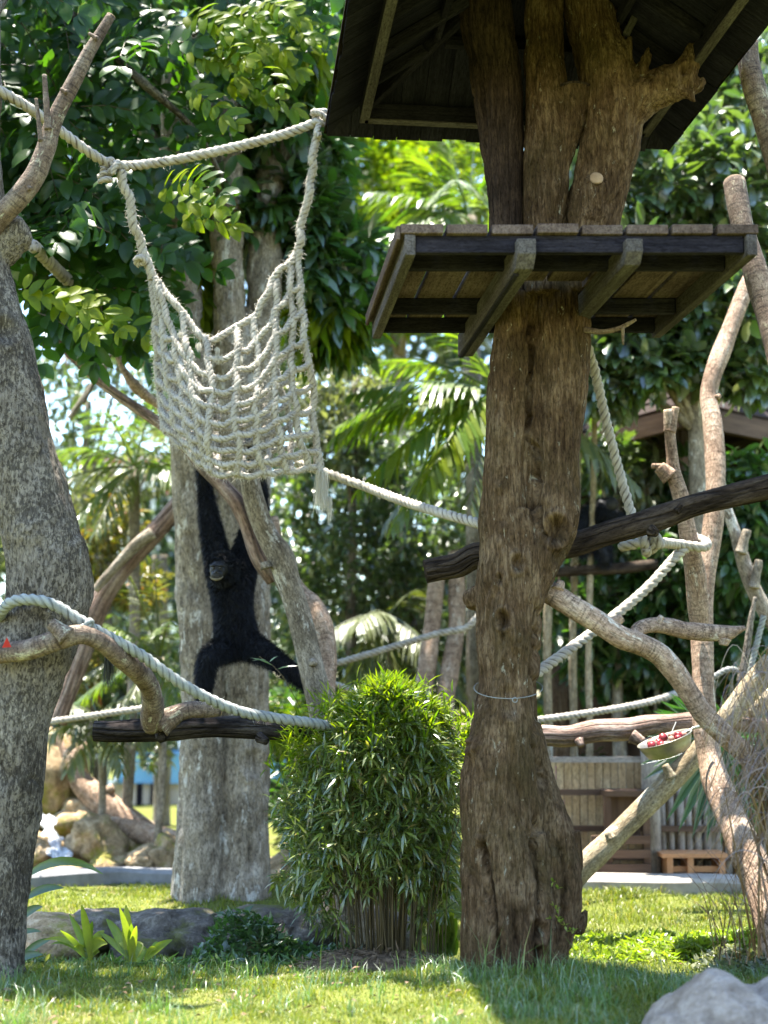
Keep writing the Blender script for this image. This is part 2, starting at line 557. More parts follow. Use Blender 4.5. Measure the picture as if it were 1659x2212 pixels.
M['leafnear'] = leafmat('leaf_broad', (0.012, 0.036, 0.010), (0.032, 0.074, 0.012), (2.2, 2.7, 0.4), 0.46, 0.05)
M['leafrose'] = leafmat('leaf_rosette', (0.022, 0.056, 0.020), (0.055, 0.110, 0.026), (1.8, 2.3, 0.5), 0.42, 0.14, 0.35)
M['leafdark'] = leafmat('leaf_glossy_dark', (0.028, 0.060, 0.022), (0.085, 0.125, 0.034), (1.9, 2.1, 0.5), 0.42, 0.22, 0.33)
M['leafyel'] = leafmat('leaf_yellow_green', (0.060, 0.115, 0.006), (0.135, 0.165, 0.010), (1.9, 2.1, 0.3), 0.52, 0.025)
M['leafpale'] = leafmat('leaf_pale', (0.08, 0.10, 0.04), (0.17, 0.175, 0.08), (1.5, 1.6, 0.7), 0.45, 0.15)
M['leafcroton'] = leafmat('leaf_croton', (0.05, 0.08, 0.012), (0.16, 0.13, 0.02), (1.6, 1.5, 0.5), 0.45, 0.08, dead=(0.25, 0.08, 0.03))
M['palm'] = leafmat('leaf_palm', (0.045, 0.095, 0.010), (0.115, 0.155, 0.014), (1.9, 2.1, 0.35), 0.50, 0.14, 0.35)
M['palmgrey'] = leafmat('leaf_palm_dusty', (0.055, 0.078, 0.022), (0.135, 0.150, 0.045), (1.6, 1.7, 0.5), 0.46, 0.12, 0.45)
M['bamboo'] = leafmat('leaf_bamboo', (0.040, 0.080, 0.014), (0.150, 0.185, 0.030), (2.0, 2.2, 0.5), 0.44, 0.20, 0.36, dead=(0.26, 0.19, 0.07))
M['grass'] = leafmat('grass_blade', (0.085, 0.128, 0.014), (0.185, 0.195, 0.030), (1.6, 1.7, 0.5), 0.42, 0.04, 0.5, dead=(0.36, 0.28, 0.10))
M['grasslong'] = leafmat('grass_blade_long', (0.055, 0.120, 0.030), (0.12, 0.19, 0.045), (1.6, 1.9, 0.6), 0.40, 0.10, 0.45, dead=(0.30, 0.26, 0.12))
M['strap'] = leafmat('leaf_strap', (0.11, 0.18, 0.012), (0.23, 0.26, 0.04), (1.6, 1.8, 0.4), 0.50, 0.06, 0.4)
M['redgrass'] = leafmat('blade_reddish', (0.055, 0.018, 0.012), (0.17, 0.085, 0.025), (1.5, 1.2, 0.6), 0.35, 0.2, 0.35, dead=(0.30, 0.21, 0.12))
M['fan'] = leafmat('leaf_fan', (0.022, 0.060, 0.020), (0.04, 0.09, 0.028), (1.8, 2.4, 0.6), 0.35, 0.12)
M['petal'] = leafmat('petal_magenta', (0.35, 0.02, 0.28), (0.5, 0.05, 0.4), (1.4, 0.9, 1.4), 0.4, 0.05)
M['redpetal'] = leafmat('petal_red', (0.5, 0.01, 0.03), (0.6, 0.02, 0.04), (1.4, 0.8, 0.8), 0.4, 0.1)
M['culm'] = plain('bamboo_culm', (0.032, 0.024, 0.009), (0.095, 0.064, 0.021), 20, 0.5, 0.2, (1, 1, 0.1), 0.3)
def rockmat(name, a, b, c, moss=None, mthr=0.52):
    t = NT(name)
    v = t.vec((1, 1, 1), 'pos')
    n = t.noise(v, 8, 7, 0.7, 0.4)
    n2 = t.noise(v, 45, 5, 0.7)
    col = t.ramp(t.math('MULTIPLY_ADD', n, 0.7, t.math('MULTIPLY', n2, 0.3)), [(0.36, a), (0.52, b), (0.68, c)])
    if moss:
        ms = t.noise(v, 3.0, 5, 0.7)
        col = t.mix(t.ramp(ms, [(mthr, (0, 0, 0)), (mthr + 0.1, (0.85,) * 3)]), col, moss)
    return t.pbr(col, 0.9, t.bump(t.math('MULTIPLY_ADD', n2, 0.5, n), 0.8, 0.03), 0.25)
M['rock'] = rockmat('rock_grey', (0.026, 0.021, 0.016), (0.095, 0.080, 0.064), (0.25, 0.22, 0.18), (0.075, 0.078, 0.016), 0.50)
M['rocktan'] = rockmat('rock_tan', (0.075, 0.052, 0.026), (0.27, 0.19, 0.105), (0.50, 0.39, 0.26), (0.15, 0.145, 0.018), 0.52)
M['boulder'] = rockmat('rock_smooth', (0.105, 0.078, 0.056), (0.25, 0.20, 0.155), (0.40, 0.34, 0.28))
M['soil'] = plain('soil', (0.07, 0.045, 0.025), (0.20, 0.13, 0.075), 24, 0.95, 0.9, attr='pos')
M['concrete'] = plain('concrete_pale', (0.20, 0.175, 0.145), (0.34, 0.31, 0.27), 5, 0.85, 0.3, attr='pos')
M['concgrey'] = plain('concrete_grey', (0.09, 0.09, 0.092), (0.17, 0.17, 0.175), 5, 0.7, 0.3, attr='pos')
M['fence'] = bark('fence_bamboo', (0.27, 0.175, 0.090), (0.45, 0.315, 0.175), (0.58, 0.44, 0.27), 0.06, 20, 0.1, None, 0.7, 0.4)
M['fencegrey'] = bark('fence_grey_wood', (0.17, 0.14, 0.12), (0.29, 0.25, 0.22), (0.40, 0.355, 0.315), 0.06, 24, 0.1, None, 0.7, 0.4)
M['orange'] = plain('orange_timber', (0.38, 0.17, 0.07), (0.52, 0.26, 0.12), 14, 0.6, 0.2, (1, 1, 0.1))
M['furn'] = plain('brown_timber', (0.06, 0.036, 0.025), (0.12, 0.076, 0.052), 14, 0.7, 0.2, (1, 1, 0.1), 0.1)
M['beige'] = plain('render_beige', (0.56, 0.46, 0.36), (0.66, 0.56, 0.45), 3, 0.9, 0.2, attr='pos')
M['white'] = plain('render_white', (0.74, 0.74, 0.76), (0.82, 0.82, 0.83), 3, 0.9, 0.1, attr='pos')
M['blue'] = plain('blue_sheet', (0.10, 0.26, 0.40), (0.16, 0.34, 0.50), 3, 0.5, 0.1, attr='pos')
M['redtrim'] = plain('red_trim', (0.45, 0.10, 0.07), (0.55, 0.16, 0.10), 3, 0.6, 0.1, attr='pos')
M['thatch'] = bark('hut_roof_shingle', (0.018, 0.014, 0.012), (0.040, 0.031, 0.028), (0.075, 0.062, 0.056), 0.2, 14, 0.4, None, 0.7, 0.6, spec=0.04)
M['steel'] = plain('dull_steel', (0.20, 0.185, 0.14), (0.34, 0.32, 0.27), 10, 0.45, 0.15, spec=0.5, metal=0.8, attr='pos')
M['wire'] = plain('wire', (0.14, 0.14, 0.13), (0.22, 0.22, 0.205), 30, 0.6, 0.1, attr='pos')
M['fruit'] = plain('red_fruit', (0.09, 0.004, 0.010), (0.20, 0.018, 0.018), 40, 0.35, 0.2, spec=0.3, attr='pos')
M['fruitpale'] = plain('pale_fruit', (0.22, 0.10, 0.07), (0.34, 0.22, 0.15), 40, 0.35, 0.2, spec=0.4, attr='pos')
def furmat(name, a, b):
    t = NT(name)
    n = t.noise(t.vec((1, 1, 1), 'pos'), 60, 3)
    return t.pbr(t.ramp(n, [(0.3, a), (0.7, b)]), 0.6, None, 0.25)
M['fur'] = furmat('black_fur', (0.0025, 0.0028, 0.0042), (0.008, 0.0085, 0.0115))
M['skin'] = furmat('dark_skin', (0.007, 0.0068, 0.0075), (0.016, 0.0155, 0.016))
M['chin'] = furmat('pale_chin', (0.085, 0.068, 0.042), (0.14, 0.115, 0.075))
M['eye'] = NT('eye_dark').pbr((0.012, 0.008, 0.005), 0.1, None, 0.6)
def watermat():
    t = NT('falling_water')
    v = t.vec((6, 6, 1), 'pos')
    n = t.noise(v, 6, 4, 0.7)
    return t.pbr(t.ramp(n, [(0.35, (0.16, 0.17, 0.18)), (0.6, (0.5, 0.51, 0.53))]), 0.25, t.bump(n, 0.8, 0.03), 0.5)
M['water'] = watermat()

def groundmat():
    t = NT('ground_turf')
    v = t.vec((1, 1, 1), 'pos')
    a = t.noise(v, 1.6, 4, 0.6)
    b = t.noise(v, 60, 4, 0.7)
    g = t.ramp(b, [(0.3, (0.06, 0.075, 0.014)), (0.7, (0.14, 0.15, 0.035))])
    s = t.ramp(b, [(0.3, (0.07, 0.05, 0.028)), (0.7, (0.19, 0.14, 0.08))])
    col = t.mix(t.ramp(a, [(0.55, (0, 0, 0)), (0.7, (0.7,) * 3)]), g, s)
    return t.pbr(col, 0.95, t.bump(b, 0.8, 0.02), 0.1)
M['ground'] = groundmat()

# ------------------------------------------------------------------ ground
def gz(x, y):
    x = np.asarray(x, float); y = np.asarray(y, float)
    z = 0.05 * vnoise(np.stack([x * 1.1, y * 1.1, 0 * x], -1)) * (1 - sstep(20, 30, y))
    z = z + 0.025 * vnoise(np.stack([x * 4, y * 4, 0 * x + 3], -1)) * (1 - sstep(14, 20, y))
    z = z - 0.11 * sstep(7.6, 9.0, y) * (1 - sstep(10.2, 11.4, y))
    d = sstep(9.2, 9.6, y) * (1 - sstep(10.1, 10.5, y)) * (1 - sstep(0.3, 1.2, x))
    z = z - 0.45 * d
    return z

def make_ground():
    xs = np.concatenate([np.linspace(-120, -6, 16)[:-1], np.linspace(-6, 6, 120), np.linspace(6, 120, 16)[1:]])
    ys = np.concatenate([np.linspace(-60, 2, 10)[:-1], np.linspace(2, 16, 140), np.linspace(16, 220, 24)[1:]])
    X, Y = np.meshgrid(xs, ys)
    v = np.stack([X, Y, gz(X, Y)], -1).reshape(-1, 3)
    nx, ny = len(xs), len(ys)
    i = np.arange(nx - 1)[None] + (np.arange(ny - 1) * nx)[:, None]
    f = np.stack([i, i + 1, i + 1 + nx, i + nx], -1).reshape(-1, 4)
    kind(mkobj('ground', v, f, M['ground']), 'structure')
make_ground()

def blades(name, x, y, h, w, lean, mat, parent=None, zoff=-0.005):
    n = len(x)
    z = gz(x, y) + zoff
    b = np.stack([x, y, z], -1)
    az = RNG.random(n) * 2 * np.pi
    ld = np.stack([np.cos(az), np.sin(az), 0 * az], -1)
    fz = RNG.random(n) * 2 * np.pi
    sd = np.stack([np.cos(fz), np.sin(fz), 0 * fz], -1) * (w / 2)[:, None]
    up = np.array([0, 0, 1.0])
    m = b + up * (h * 0.55)[:, None] + ld * (h * lean * 0.28)[:, None]
    t = b + up * (h * (1 - 0.35 * lean))[:, None] + ld * (h * lean)[:, None]
    v = np.stack([b - sd, b + sd, m + sd * 0.8, m - sd * 0.8, t], 1).reshape(-1, 3)
    k = (np.arange(n) * 5)[:, None]
    f = np.concatenate([k + [0, 1, 2], k + [0, 2, 3], k + [3, 2, 4]], 0)
    return mkobj(name, v, f, mat, parent, smooth=False)

def lawn():
    n = 210000
    y = 5.9 + (RNG.random(n) ** 1.25) * 6.6
    x = (RNG.random(n) * 2 - 1) * (0.37 * y + 0.4)
    keep = ~((x < 0.9) & (y > 9.45) & (y < 10.35))
    bare = vnoise(np.stack([x * 2.3, y * 2.3, 0 * x + 9], -1))
    mound = ((x + 0.09) / 0.44) ** 2 + ((y - 8.72) / 0.29) ** 2 < 1
    keep &= (RNG.random(n) > 0.55 * sstep(0.25, 0.6, bare)) & ~(mound & (RNG.random(n) < 0.85))
    x, y = x[keep], y[keep]
    m = len(x)
    tall = 1 + 0.7 * vnoise(np.stack([x * 3, y * 3, 0 * x], -1))
    h = (0.022 + 0.035 * RNG.random(m)) * np.clip(tall, 0.5, 2) * (1 + 0.5 * (x > 0.6))
    w = 0.0032 + 0.003 * RNG.random(m) + 0.0004 * (y - 6)
    kind(blades('grass', x, y, h, w, 0.25 + 0.8 * RNG.random(m), M['grass']), 'stuff')
    # longer tufts in the shade on the right and round the trunk
    n = 9000
    cx = np.concatenate([RNG.random(210) * 2.3 + 0.25, RNG.random(60) * 2.4 - 2.2])
    cyv = np.concatenate([6.4 + RNG.random(210) ** 0.8 * 2.0, 6.6 + RNG.random(60) * 1.9])
    i = RNG.integers(0, len(cx), n)
    x = cx[i] + RNG.normal(size=n) * 0.05
    y = cyv[i] + RNG.normal(size=n) * 0.05
    h = 0.05 + 0.13 * RNG.random(n) ** 1.7
    kind(blades('long_grass', x, y, h, 0.003 + 0.003 * RNG.random(n), 0.2 + 0.9 * RNG.random(n), M['grasslong']), 'stuff')
    # a few long stalks in front of the trunk
    sx = np.array([P(u, 2100, 7.6)[0] for u in (1098, 1040, 1118, 1180, 1195, 1160, 1225, 905, 1068, 1250, 1290, 700, 1320, 1410)])
    sy = 7.35 + RNG.random(len(sx)) * 0.4
    n = len(sx) * 4
    i = np.repeat(np.arange(len(sx)), 4)
    kind(blades('grass_stalk', sx[i] + RNG.normal(size=n) * 0.025, sy[i], 0.16 + 0.24 * RNG.random(n), 0.006 + 0 * sx[i], 0.1 + 0.5 * RNG.random(n), M['grasslong']), 'stuff')
lawn()

# ------------------------------------------------------------------ branch and log builder (u, v, width in px, depth)
def limb_pts(pts):
    return np.array([np.append(P(u, v, Y), px(w, Y) / 2) for u, v, w, Y in pts])

def limb(name, pts, mat, parent=None, seg=14, amp=0.06, fr=None, sd=None, step=None, lump=0.05, knobs=(), cutmat=None):
    a = limb_pts(pts)
    rm = a[:, 3].mean()
    c = catmull(a, step or max(0.012, rm * 0.45))
    mb = MB()
    sd = random.random() * 90 if sd is None else sd
    mb.tube(c[:, :3], c[:, 3], seg, amp, fr or 0.5 / max(rm, 0.02), sd, True, lump)
    for (u, v, w, Y, du, dv, dY) in knobs:          # broken side stubs
        p0 = P(u, v, Y)
        p1 = P(u + du, v + dv, Y + dY)
        cc = catmull(np.array([np.append(p0, px(w, Y) / 2 * 1.3), np.append((p0 + p1) / 2, px(w, Y) / 2), np.append(p1, px(w, Y) / 2 * 0.8)]), 0.012)
        mb.tube(cc[:, :3], cc[:, 3], 9, 0.12, 30, sd + 3)
    o = mb.build(name, mat, parent)
    if cutmat:                                       # sawn faces at the ends
        for e in cutmat:
            p = c[e, :3]
            d = c[e, :3] - c[e - 1 if e else 1, :3]
            d = d / np.linalg.norm(d)
            m2 = MB()
            rr = c[e, 3]
            m2.tube(np.array([p, p + d * rr * 0.10, p + d * rr * 0.14]), np.array([rr * 0.97, rr * 0.95, rr * 0.90]), seg, 0.03, 20, sd)
            m2.build('cut_end', M['cut'], o)
    return o

def limb_thing(name, label, cat, pts, mat, group=None, **kw):
    o = limb(name, pts, mat, None, **kw)
    return tag(o, label, cat, group)

# ------------------------------------------------------------------ fused gnarled wood
def fused(name, tubes, mat, parent=None, voxel=0.012, amp=0.012, marks=(), smooth_it=4, fib=0.004, groove=0.0, creases=()):
    """tubes of (x,y,z,r) rows melted into one skin, then weathered; marks are (x,y,z,r,depth)"""
    mb = MB()
    for t in tubes:
        c = catmull(np.asarray(t, float), 0.03)
        mb.tube(c[:, :3], c[:, 3], 18, 0.05, 7, random.random() * 50)
    o = mb.build('melt', None)
    md = o.modifiers.new('r', 'REMESH'); md.mode = 'VOXEL'; md.voxel_size = voxel
    ms = o.modifiers.new('s', 'SMOOTH'); ms.iterations = smooth_it; ms.factor = 0.5
    dg = bpy.context.evaluated_depsgraph_get()
    ev = o.evaluated_get(dg)
    me = bpy.data.meshes.new_from_object(ev)
    bpy.data.objects.remove(o)
    n = len(me.vertices)
    co = np.empty(n * 3, np.float32); me.vertices.foreach_get('co', co); co = co.reshape(-1, 3).astype(float)
    no = np.empty(n * 3, np.float32); me.vertex_normals.foreach_get('vector', no); no = no.reshape(-1, 3).astype(float)
    wq = np.stack([fbm(co * 3 + 31, 2), fbm(co * 3 + 57, 2), np.zeros(n)], -1)
    cw = co + .10 * wq
    d = amp * 1.5 * fbm(cw * [6, 6, 2.0], 4)
    d += amp * .75 * fbm(cw * [24, 24, 5], 3)
    d += fib * .9 * fbm(cw * [85, 85, 9], 3)
    ck = 1 - np.abs(vnoise(cw * [10, 10, 1.2] + 4.1)) * 11
    msk = sstep(-.1, .35, vnoise(co * [3, 3, 1.5] + 2))
    d -= fib * 2.6 * np.clip(ck, 0, 1) ** 1.2 * msk
    ck2 = 1 - np.abs(vnoise(cw * [26, 26, 2.6] + 14.1)) * 7
    d -= fib * 1.0 * np.clip(ck2, 0, 1)
    if groove:
        g2 = 1 - np.abs(vnoise(cw * [5, 5, 0.7] + 8.7)) * 6
        d -= groove * np.clip(g2, 0, 1) ** 1.5
    for (x, y, z, r, dep) in marks:
        q = np.linalg.norm((co - [x, y, z]) / [1, 1, 1.25], axis=1) / r
        if dep > 0:
            d += dep * np.exp(-q ** 2 * 2.2) * (1 + 0.5 * vnoise(co * 45))
        else:
            d += dep * (1 - sstep(0.45, 1.0, q)) - dep * 0.22 * np.exp(-((q - 1.15) / 0.22) ** 2)
    for (line_, wid, dep, ymax) in creases:            # long clefts running down the front
        q = np.array([P(u, v, TY - .2) for u, v in line_])
        zz = q[::-1, 2]; xx = q[::-1, 0]
        dist = np.abs(co[:, 0] + .022 * vnoise(co * [1, 1, 7]) + .008 * vnoise(co * [1, 1, 30]) - np.interp(co[:, 2], zz, xx))
        along = sstep(zz[0] - .02, zz[0] + .12, co[:, 2]) * (1 - sstep(zz[-1] - .12, zz[-1] + .02, co[:, 2]))
        d -= dep * np.exp(-(dist / wid) ** 2) * along * (co[:, 1] < ymax)
    co2 = co + no * d[:, None]
    me.vertices.foreach_set('co', co2.astype(np.float32).ravel())
    a = me.attributes.new('tc', 'FLOAT_VECTOR', 'POINT')
    a.data.foreach_set('vector', co.astype(np.float32).ravel())
    me.materials.clear()
    me.materials.append(mat)
    me.polygons.foreach_set('use_smooth', np.ones(len(me.polygons), dtype=bool))
    me.name = name
    me.update()
    return link(name, me, parent)

TY = 8.1
def T4(u, v, w, Y=TY):
    return np.append(P(u, v, Y), px(w, Y) / 2)

main = thing('dead_tree', 'thick weathered brown tree trunk forking under the roof and carrying the wooden platform', 'tree trunk', P(1110, 2105, TY) * [1, 1, 0])
tubes = [
    # left column from the ground to the platform
    [T4(1095, 2130, 190), T4(1092, 2040, 186), T4(1088, 1900, 176), T4(1086, 1750, 174), T4(1090, 1600, 160), T4(1099, 1480, 132), T4(1098, 1350, 140), T4(1095, 1240, 136), T4(1090, 1120, 114), T4(1096, 950, 100), T4(1104, 780, 94), T4(1114, 640, 96)],
    # right column, melting in at v 1200
    [T4(1140, 1380, 30, TY - .10), T4(1152, 1290, 50, TY - .09), T4(1174, 1210, 78, TY - .06), T4(1199, 1130, 108, TY - .04), T4(1200, 1000, 106, TY - .02), T4(1210, 850, 118), T4(1214, 720, 122), T4(1205, 600, 126)],
    [T4(1128, 1300, 60, TY - .09), T4(1140, 1200, 60, TY - .10), T4(1128, 1100, 44, TY - .09)],
    [T4(1090, 1450, 90, TY + .10), T4(1130, 1200, 120, TY + .12), T4(1150, 1000, 150, TY + .14), T4(1160, 800, 160, TY + .14), T4(1160, 600, 160, TY + .14)],
    # buttress on the right at the foot
    [T4(1158, 1560, 24, TY + .02), T4(1172, 1680, 52, TY + .02), T4(1192, 1790, 92, TY), T4(1206, 1880, 100, TY - .02), T4(1200, 1980, 96, TY - .03), T4(1180, 2080, 86, TY - .04), T4(1178, 2140, 96, TY - .04)],
    [T4(1140, 1800, 90, TY - .06), T4(1150, 1950, 110, TY - .08), T4(1150, 2130, 120, TY - .08)],
    # flute on the left at the foot
    [T4(1030, 1600, 46, TY - .02), T4(1026, 1700, 62, TY - .05), T4(1028, 1850, 62, TY - .08), T4(1030, 2000, 60, TY - .1), T4(1028, 2140, 66, TY - .1)],
    [T4(1055, 1850, 40, TY - .16), T4(1075, 1950, 56, TY - .18), T4(1085, 2060, 64, TY - .19), T4(1080, 2140, 80, TY - .19)],
    # spur low on the right
    [T4(1215, 1990, 70, TY), T4(1250, 2000, 36, TY), T4(1268, 1965, 10, TY)],
    [T4(1235, 1800, 40, TY), T4(1250, 1835, 22, TY), T4(1248, 1880, 26, TY)],
    # stub at left behind, v 1295
    [T4(1040, 1290, 60, TY + .1), T4(1010, 1296, 46, TY + .1), T4(1003, 1298, 34, TY + .1)],
]
marks = [(*P(1165, 945, TY - .2), .045, .05), (*P(1175, 1072, TY - .2), .06, .05), (*P(1202, 1145, TY - .18), .075, -.09), (*P(1085, 1135, TY - .2), .035, -.08),
         (*P(1075, 1250, TY - .2), .04, -.05), (*P(1120, 1215, TY - .2), .05, -.05), (*P(1086, 1338, TY - .2), .05, -.06), (*P(1075, 1050, TY - .16), .05, .03),
         (*P(1022, 1615, TY - .12), .08, .05), (*P(1100, 1515, TY - .2), .08, -.025), (*P(1112, 1560, TY - .24), .05, .05), (*P(1042, 1815, TY - .2), .06, .05),
         (*P(1202, 1945, TY - .1), .045, -.06), (*P(1160, 2010, TY - .2), .055, -.11), (*P(1162, 2060, TY - .2), .05, -.1), (*P(1080, 2000, TY - .28), .05, .03),
         (*P(1160, 640, TY - .2), .06, -.06), (*P(1190, 700, TY - .22), .06, .05), (*P(1085, 705, TY - .14), .05, .04), (*P(1130, 660, TY - .2), .05, -.06),
         (*P(1235, 1900, TY - .08), .06, .04), (*P(1195, 1850, TY - .12), .05, .04)]
fused('trunk', tubes, M['trunk'], main, 0.0085, 0.020, marks, 2, 0.0055, 0.016,
      [([(1146, 640), (1150, 800), (1153, 950), (1158, 1050), (1168, 1110), (1190, 1190)], .011, .075, TY + .05),
       ([(1158, 1290), (1166, 1400), (1166, 1520), (1170, 1640), (1176, 1720)], .018, .05, TY + .05),
       ([(1045, 1790), (1052, 1900), (1068, 2000), (1076, 2120)], .022, .075, TY + .05),
       ([(1165, 1760), (1160, 1880), (1158, 1980), (1160, 2110)], .020, .07, TY + .05),
       ([(1105, 1930), (1112, 2000), (1116, 2060)], .010, .035, TY),
       ([(1085, 1300), (1088, 1360), (1084, 1420)], .010, .03, TY),
       ([(1205, 1800), (1222, 1880), (1218, 1960), (1210, 2090)], .018, .05, TY + .05)])
# upper forks above the platform
fused('limb', [[T4(1100, 640, 100), T4(1095, 480, 82), T4(1087, 320, 98), T4(1070, 160, 118), T4(1050, 20, 124), T4(1038, -80, 122), T4(1028, -190, 116)]], M['shadelimb'], main, 0.013, 0.014, (), 3, 0.006, 0.02)
fused('limb', [[T4(1180, 640, 110, TY - .05), T4(1176, 480, 104, TY - .06), T4(1183, 350, 112, TY - .05), T4(1180, 200, 98, TY - .04), T4(1174, 60, 92, TY), T4(1170, -60, 80, TY), T4(1170, -180, 70, TY)],
               [T4(1188, 440, 60, TY - .08), T4(1215, 330, 50, TY - .1), T4(1238, 250, 58, TY - .12), T4(1242, 190, 70, TY - .12)],
               [T4(1156, 490, 36, TY - .10), T4(1154, 350, 34, TY - .10), T4(1170, 250, 36, TY - .1), T4(1205, 120, 26, TY - .06), T4(1208, 0, 24, TY - .06)]],
      M['trunk'], main, 0.012, 0.016, [(*P(1170, 72, TY - .18), .05, -.05)], 3, 0.007, 0.02)
fused('limb', [[T4(1225, 640, 120, TY), T4(1266, 490, 132, TY - .02), T4(1298, 390, 126, TY - .04), T4(1320, 290, 136, TY - .06), T4(1314, 180, 134, TY - .05), T4(1292, 90, 122, TY), T4(1274, 0, 116, TY), T4(1268, -100, 104, TY), T4(1262, -190, 90, TY)],
               [T4(1330, 260, 110, TY - .08), T4(1385, 212, 92, TY - .12), T4(1440, 182, 84, TY - .16), T4(1482, 150, 66, TY - .2), T4(1500, 95, 30, TY - .2)],
               [T4(1440, 190, 70, TY - .16), T4(1490, 190, 50, TY - .18), T4(1526, 172, 16, TY - .2)],
               [T4(1478, 190, 34, TY - .18), T4(1492, 210, 24, TY - .2), T4(1502, 222, 12, TY - .22)],
               [T4(1320, 180, 80, TY - .1), T4(1352, 120, 34, TY - .12), T4(1362, 78, 16, TY - .12)],
               [T4(1360, 190, 60, TY - .12), T4(1390, 140, 26, TY - .13), T4(1402, 100, 12, TY - .13)],
               [T4(1395, 190, 50, TY - .12), T4(1408, 155, 24, TY - .13)],
               [T4(1275, 470, 70, TY - .13), T4(1282, 420, 66, TY - .18), T4(1290, 385, 44, TY - .22)]],
      M['trunk'], main, 0.012, 0.018, [(*P(1480, 150, TY - .28), .035, -.04), (*P(1460, 175, TY - .28), .04, .04), (*P(1290, 250, TY - .26), .05, -.04), (*P(1330, 220, TY - .26), .05, .03), (*P(1265, 330, TY - .2), .04, .03)], 2, 0.007, 0.02)
def disc(name, c, n, r, mat, parent, th=0.012):
    c = np.asarray(c, float); n = np.asarray(n, float); n /= np.linalg.norm(n)
    mb = MB()
    mb.tube(np.array([c - n * th, c, c + n * th * 0.3]), np.array([r, r, r * 0.9]), 16, 0.06, 18, random.random() * 9)
    return mb.build(name, mat, parent)
disc('cut_face', P(1289, 384, TY - .285), (0.0, -1, 0.3), px(15, TY), M['cut'], main, 0.012)
disc('cut_face', P(1243, 187, TY - .12), (0.05, -.1, 1), px(37, TY), M['darkbark'], main, 0.012)
# green sprouts on the foot
for (u, v) in ((1195, 1905), (1205, 1920), (1205, 1985), (1212, 1992), (1220, 2000), (1232, 2010), (1240, 2012), (1196, 1958), (1202, 1965), (1190, 1985)):
    p = P(u, v, TY - .24)[None]
    n = 4
    leaf_objs('sprout_leaf', np.repeat(p, n, 0), rnd_dirs(n) * .8 + [0, -.5, .2], np.tile([0, 0, 1.0], (n, 1)) + .3 * rnd_dirs(n), np.full(n, .032), np.full(n, .016), 'diamond', M['strap'], main, range(n))

# ------------------------------------------------------------------ platform
PD = np.array([-0.113, 1, 0.0]); PD /= np.linalg.norm(PD)
PX = np.array([1.0, 0, 0]); UZ = np.array([0, 0, 1.0])
FL = P(865, 484, 7.0)
PW = P(1645, 484, 7.0)[0] - FL[0]
PDEP = 1.66
def pp(a, b, dz=0.0):
    return FL + PX * (a * PW) + PD * (b * PDEP) + UZ * dz
plat = thing('platform', 'square wooden platform of planks on joists around the dead tree', 'platform', pp(.5, .5, -0.1))
nb = 8
for i in range(nb):                              # planks run front to back, ragged front ends
    a0 = i / nb + (0.004 if i else 0); a1 = (i + 1) / nb - 0.006 - random.random() * 0.004
    f0 = random.uniform(-.012, .006); b1 = 1.0 + random.uniform(-.01, .02)
    mb = MB()
    jz = random.uniform(-.003, .002)
    # split where the trunk goes through
    segs = [(f0, b1)]
    if i in (3, 4): segs = [(f0, .50), (.83, b1)]
    for k, (s0, s1) in enumerate(segs):
        m2 = MB()
        m2.box(pp(a0, s0, -.052 + jz), PX * (a1 - a0) * PW, PD * (s1 - s0) * PDEP, UZ * .052)
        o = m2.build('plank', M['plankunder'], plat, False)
        bv = o.modifiers.new('b', 'BEVEL'); bv.width = .005; bv.segments = 2
def tim(name, a, b, w, h, mat, par=plat, up=(0, 0, 1)):
    m2 = MB(); m2.beam(a, b, w, h, up)
    o = m2.build(name, mat, par, False)
    bv = o.modifiers.new('b', 'BEVEL'); bv.width = .004; bv.segments = 1
    return o
JH = 0.095
for b in (0.03, 0.20, 0.71, 0.965):
    for (a0, a1) in ((0.045, .955),):
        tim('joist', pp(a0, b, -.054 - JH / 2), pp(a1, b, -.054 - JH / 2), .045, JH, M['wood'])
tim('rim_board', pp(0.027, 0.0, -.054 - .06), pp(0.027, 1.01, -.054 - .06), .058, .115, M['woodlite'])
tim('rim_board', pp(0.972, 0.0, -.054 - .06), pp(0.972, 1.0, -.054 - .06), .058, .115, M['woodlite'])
tim('edge_strip', pp(-.006, -0.005, -.05), pp(-.006, 1.0, -.05), .02, .075, M['plankunder'])
def bearer(a, b0, b1, w, h, sh):
    """heavy bearer under the joists with a chamfered front end"""
    z1 = -.055 - .035 ; z0 = z1 - h
    x0, x1 = pp(a, b0) - PX * w / 2, pp(a, b0) + PX * w / 2
    L = PD * (b1 - b0) * PDEP
    prof = [(0, z1), (0, z0 + h * .45), (h * .45, z0), (np.linalg.norm(L), z0), (np.linalg.norm(L), z1)]
    v = [x0 + PD * s + UZ * z for s, z in prof] + [x1 + PD * s + UZ * z for s, z in prof]
    n = len(prof)
    f = [tuple(range(n)), tuple(reversed(range(n, 2 * n)))] + [(i, i + n, (i + 1) % n + n, (i + 1) % n) for i in range(n)]
    tc = [[0, z, s] for s, z in prof] + [[w, z, s] for s, z in prof]
    o = mkobj('bearer', v, f, M['woodlite'], plat, False, tc)
    bm = bmesh.new(); bm.from_mesh(o.data); bmesh.ops.recalc_face_normals(bm, faces=bm.faces); bm.to_mesh(o.data); bm.free()
    bv = o.modifiers.new('b', 'BEVEL'); bv.width = .006; bv.segments = 2
bearer(0.345, -.02, 1.13, .10, .15, 0)
bearer(0.642, -.02, .66, .09, .13, 0)
tim('lip_strip', pp(0.33, .06, -.245), pp(0.33, 1.12, -.245), .03, .014, M['wood'])

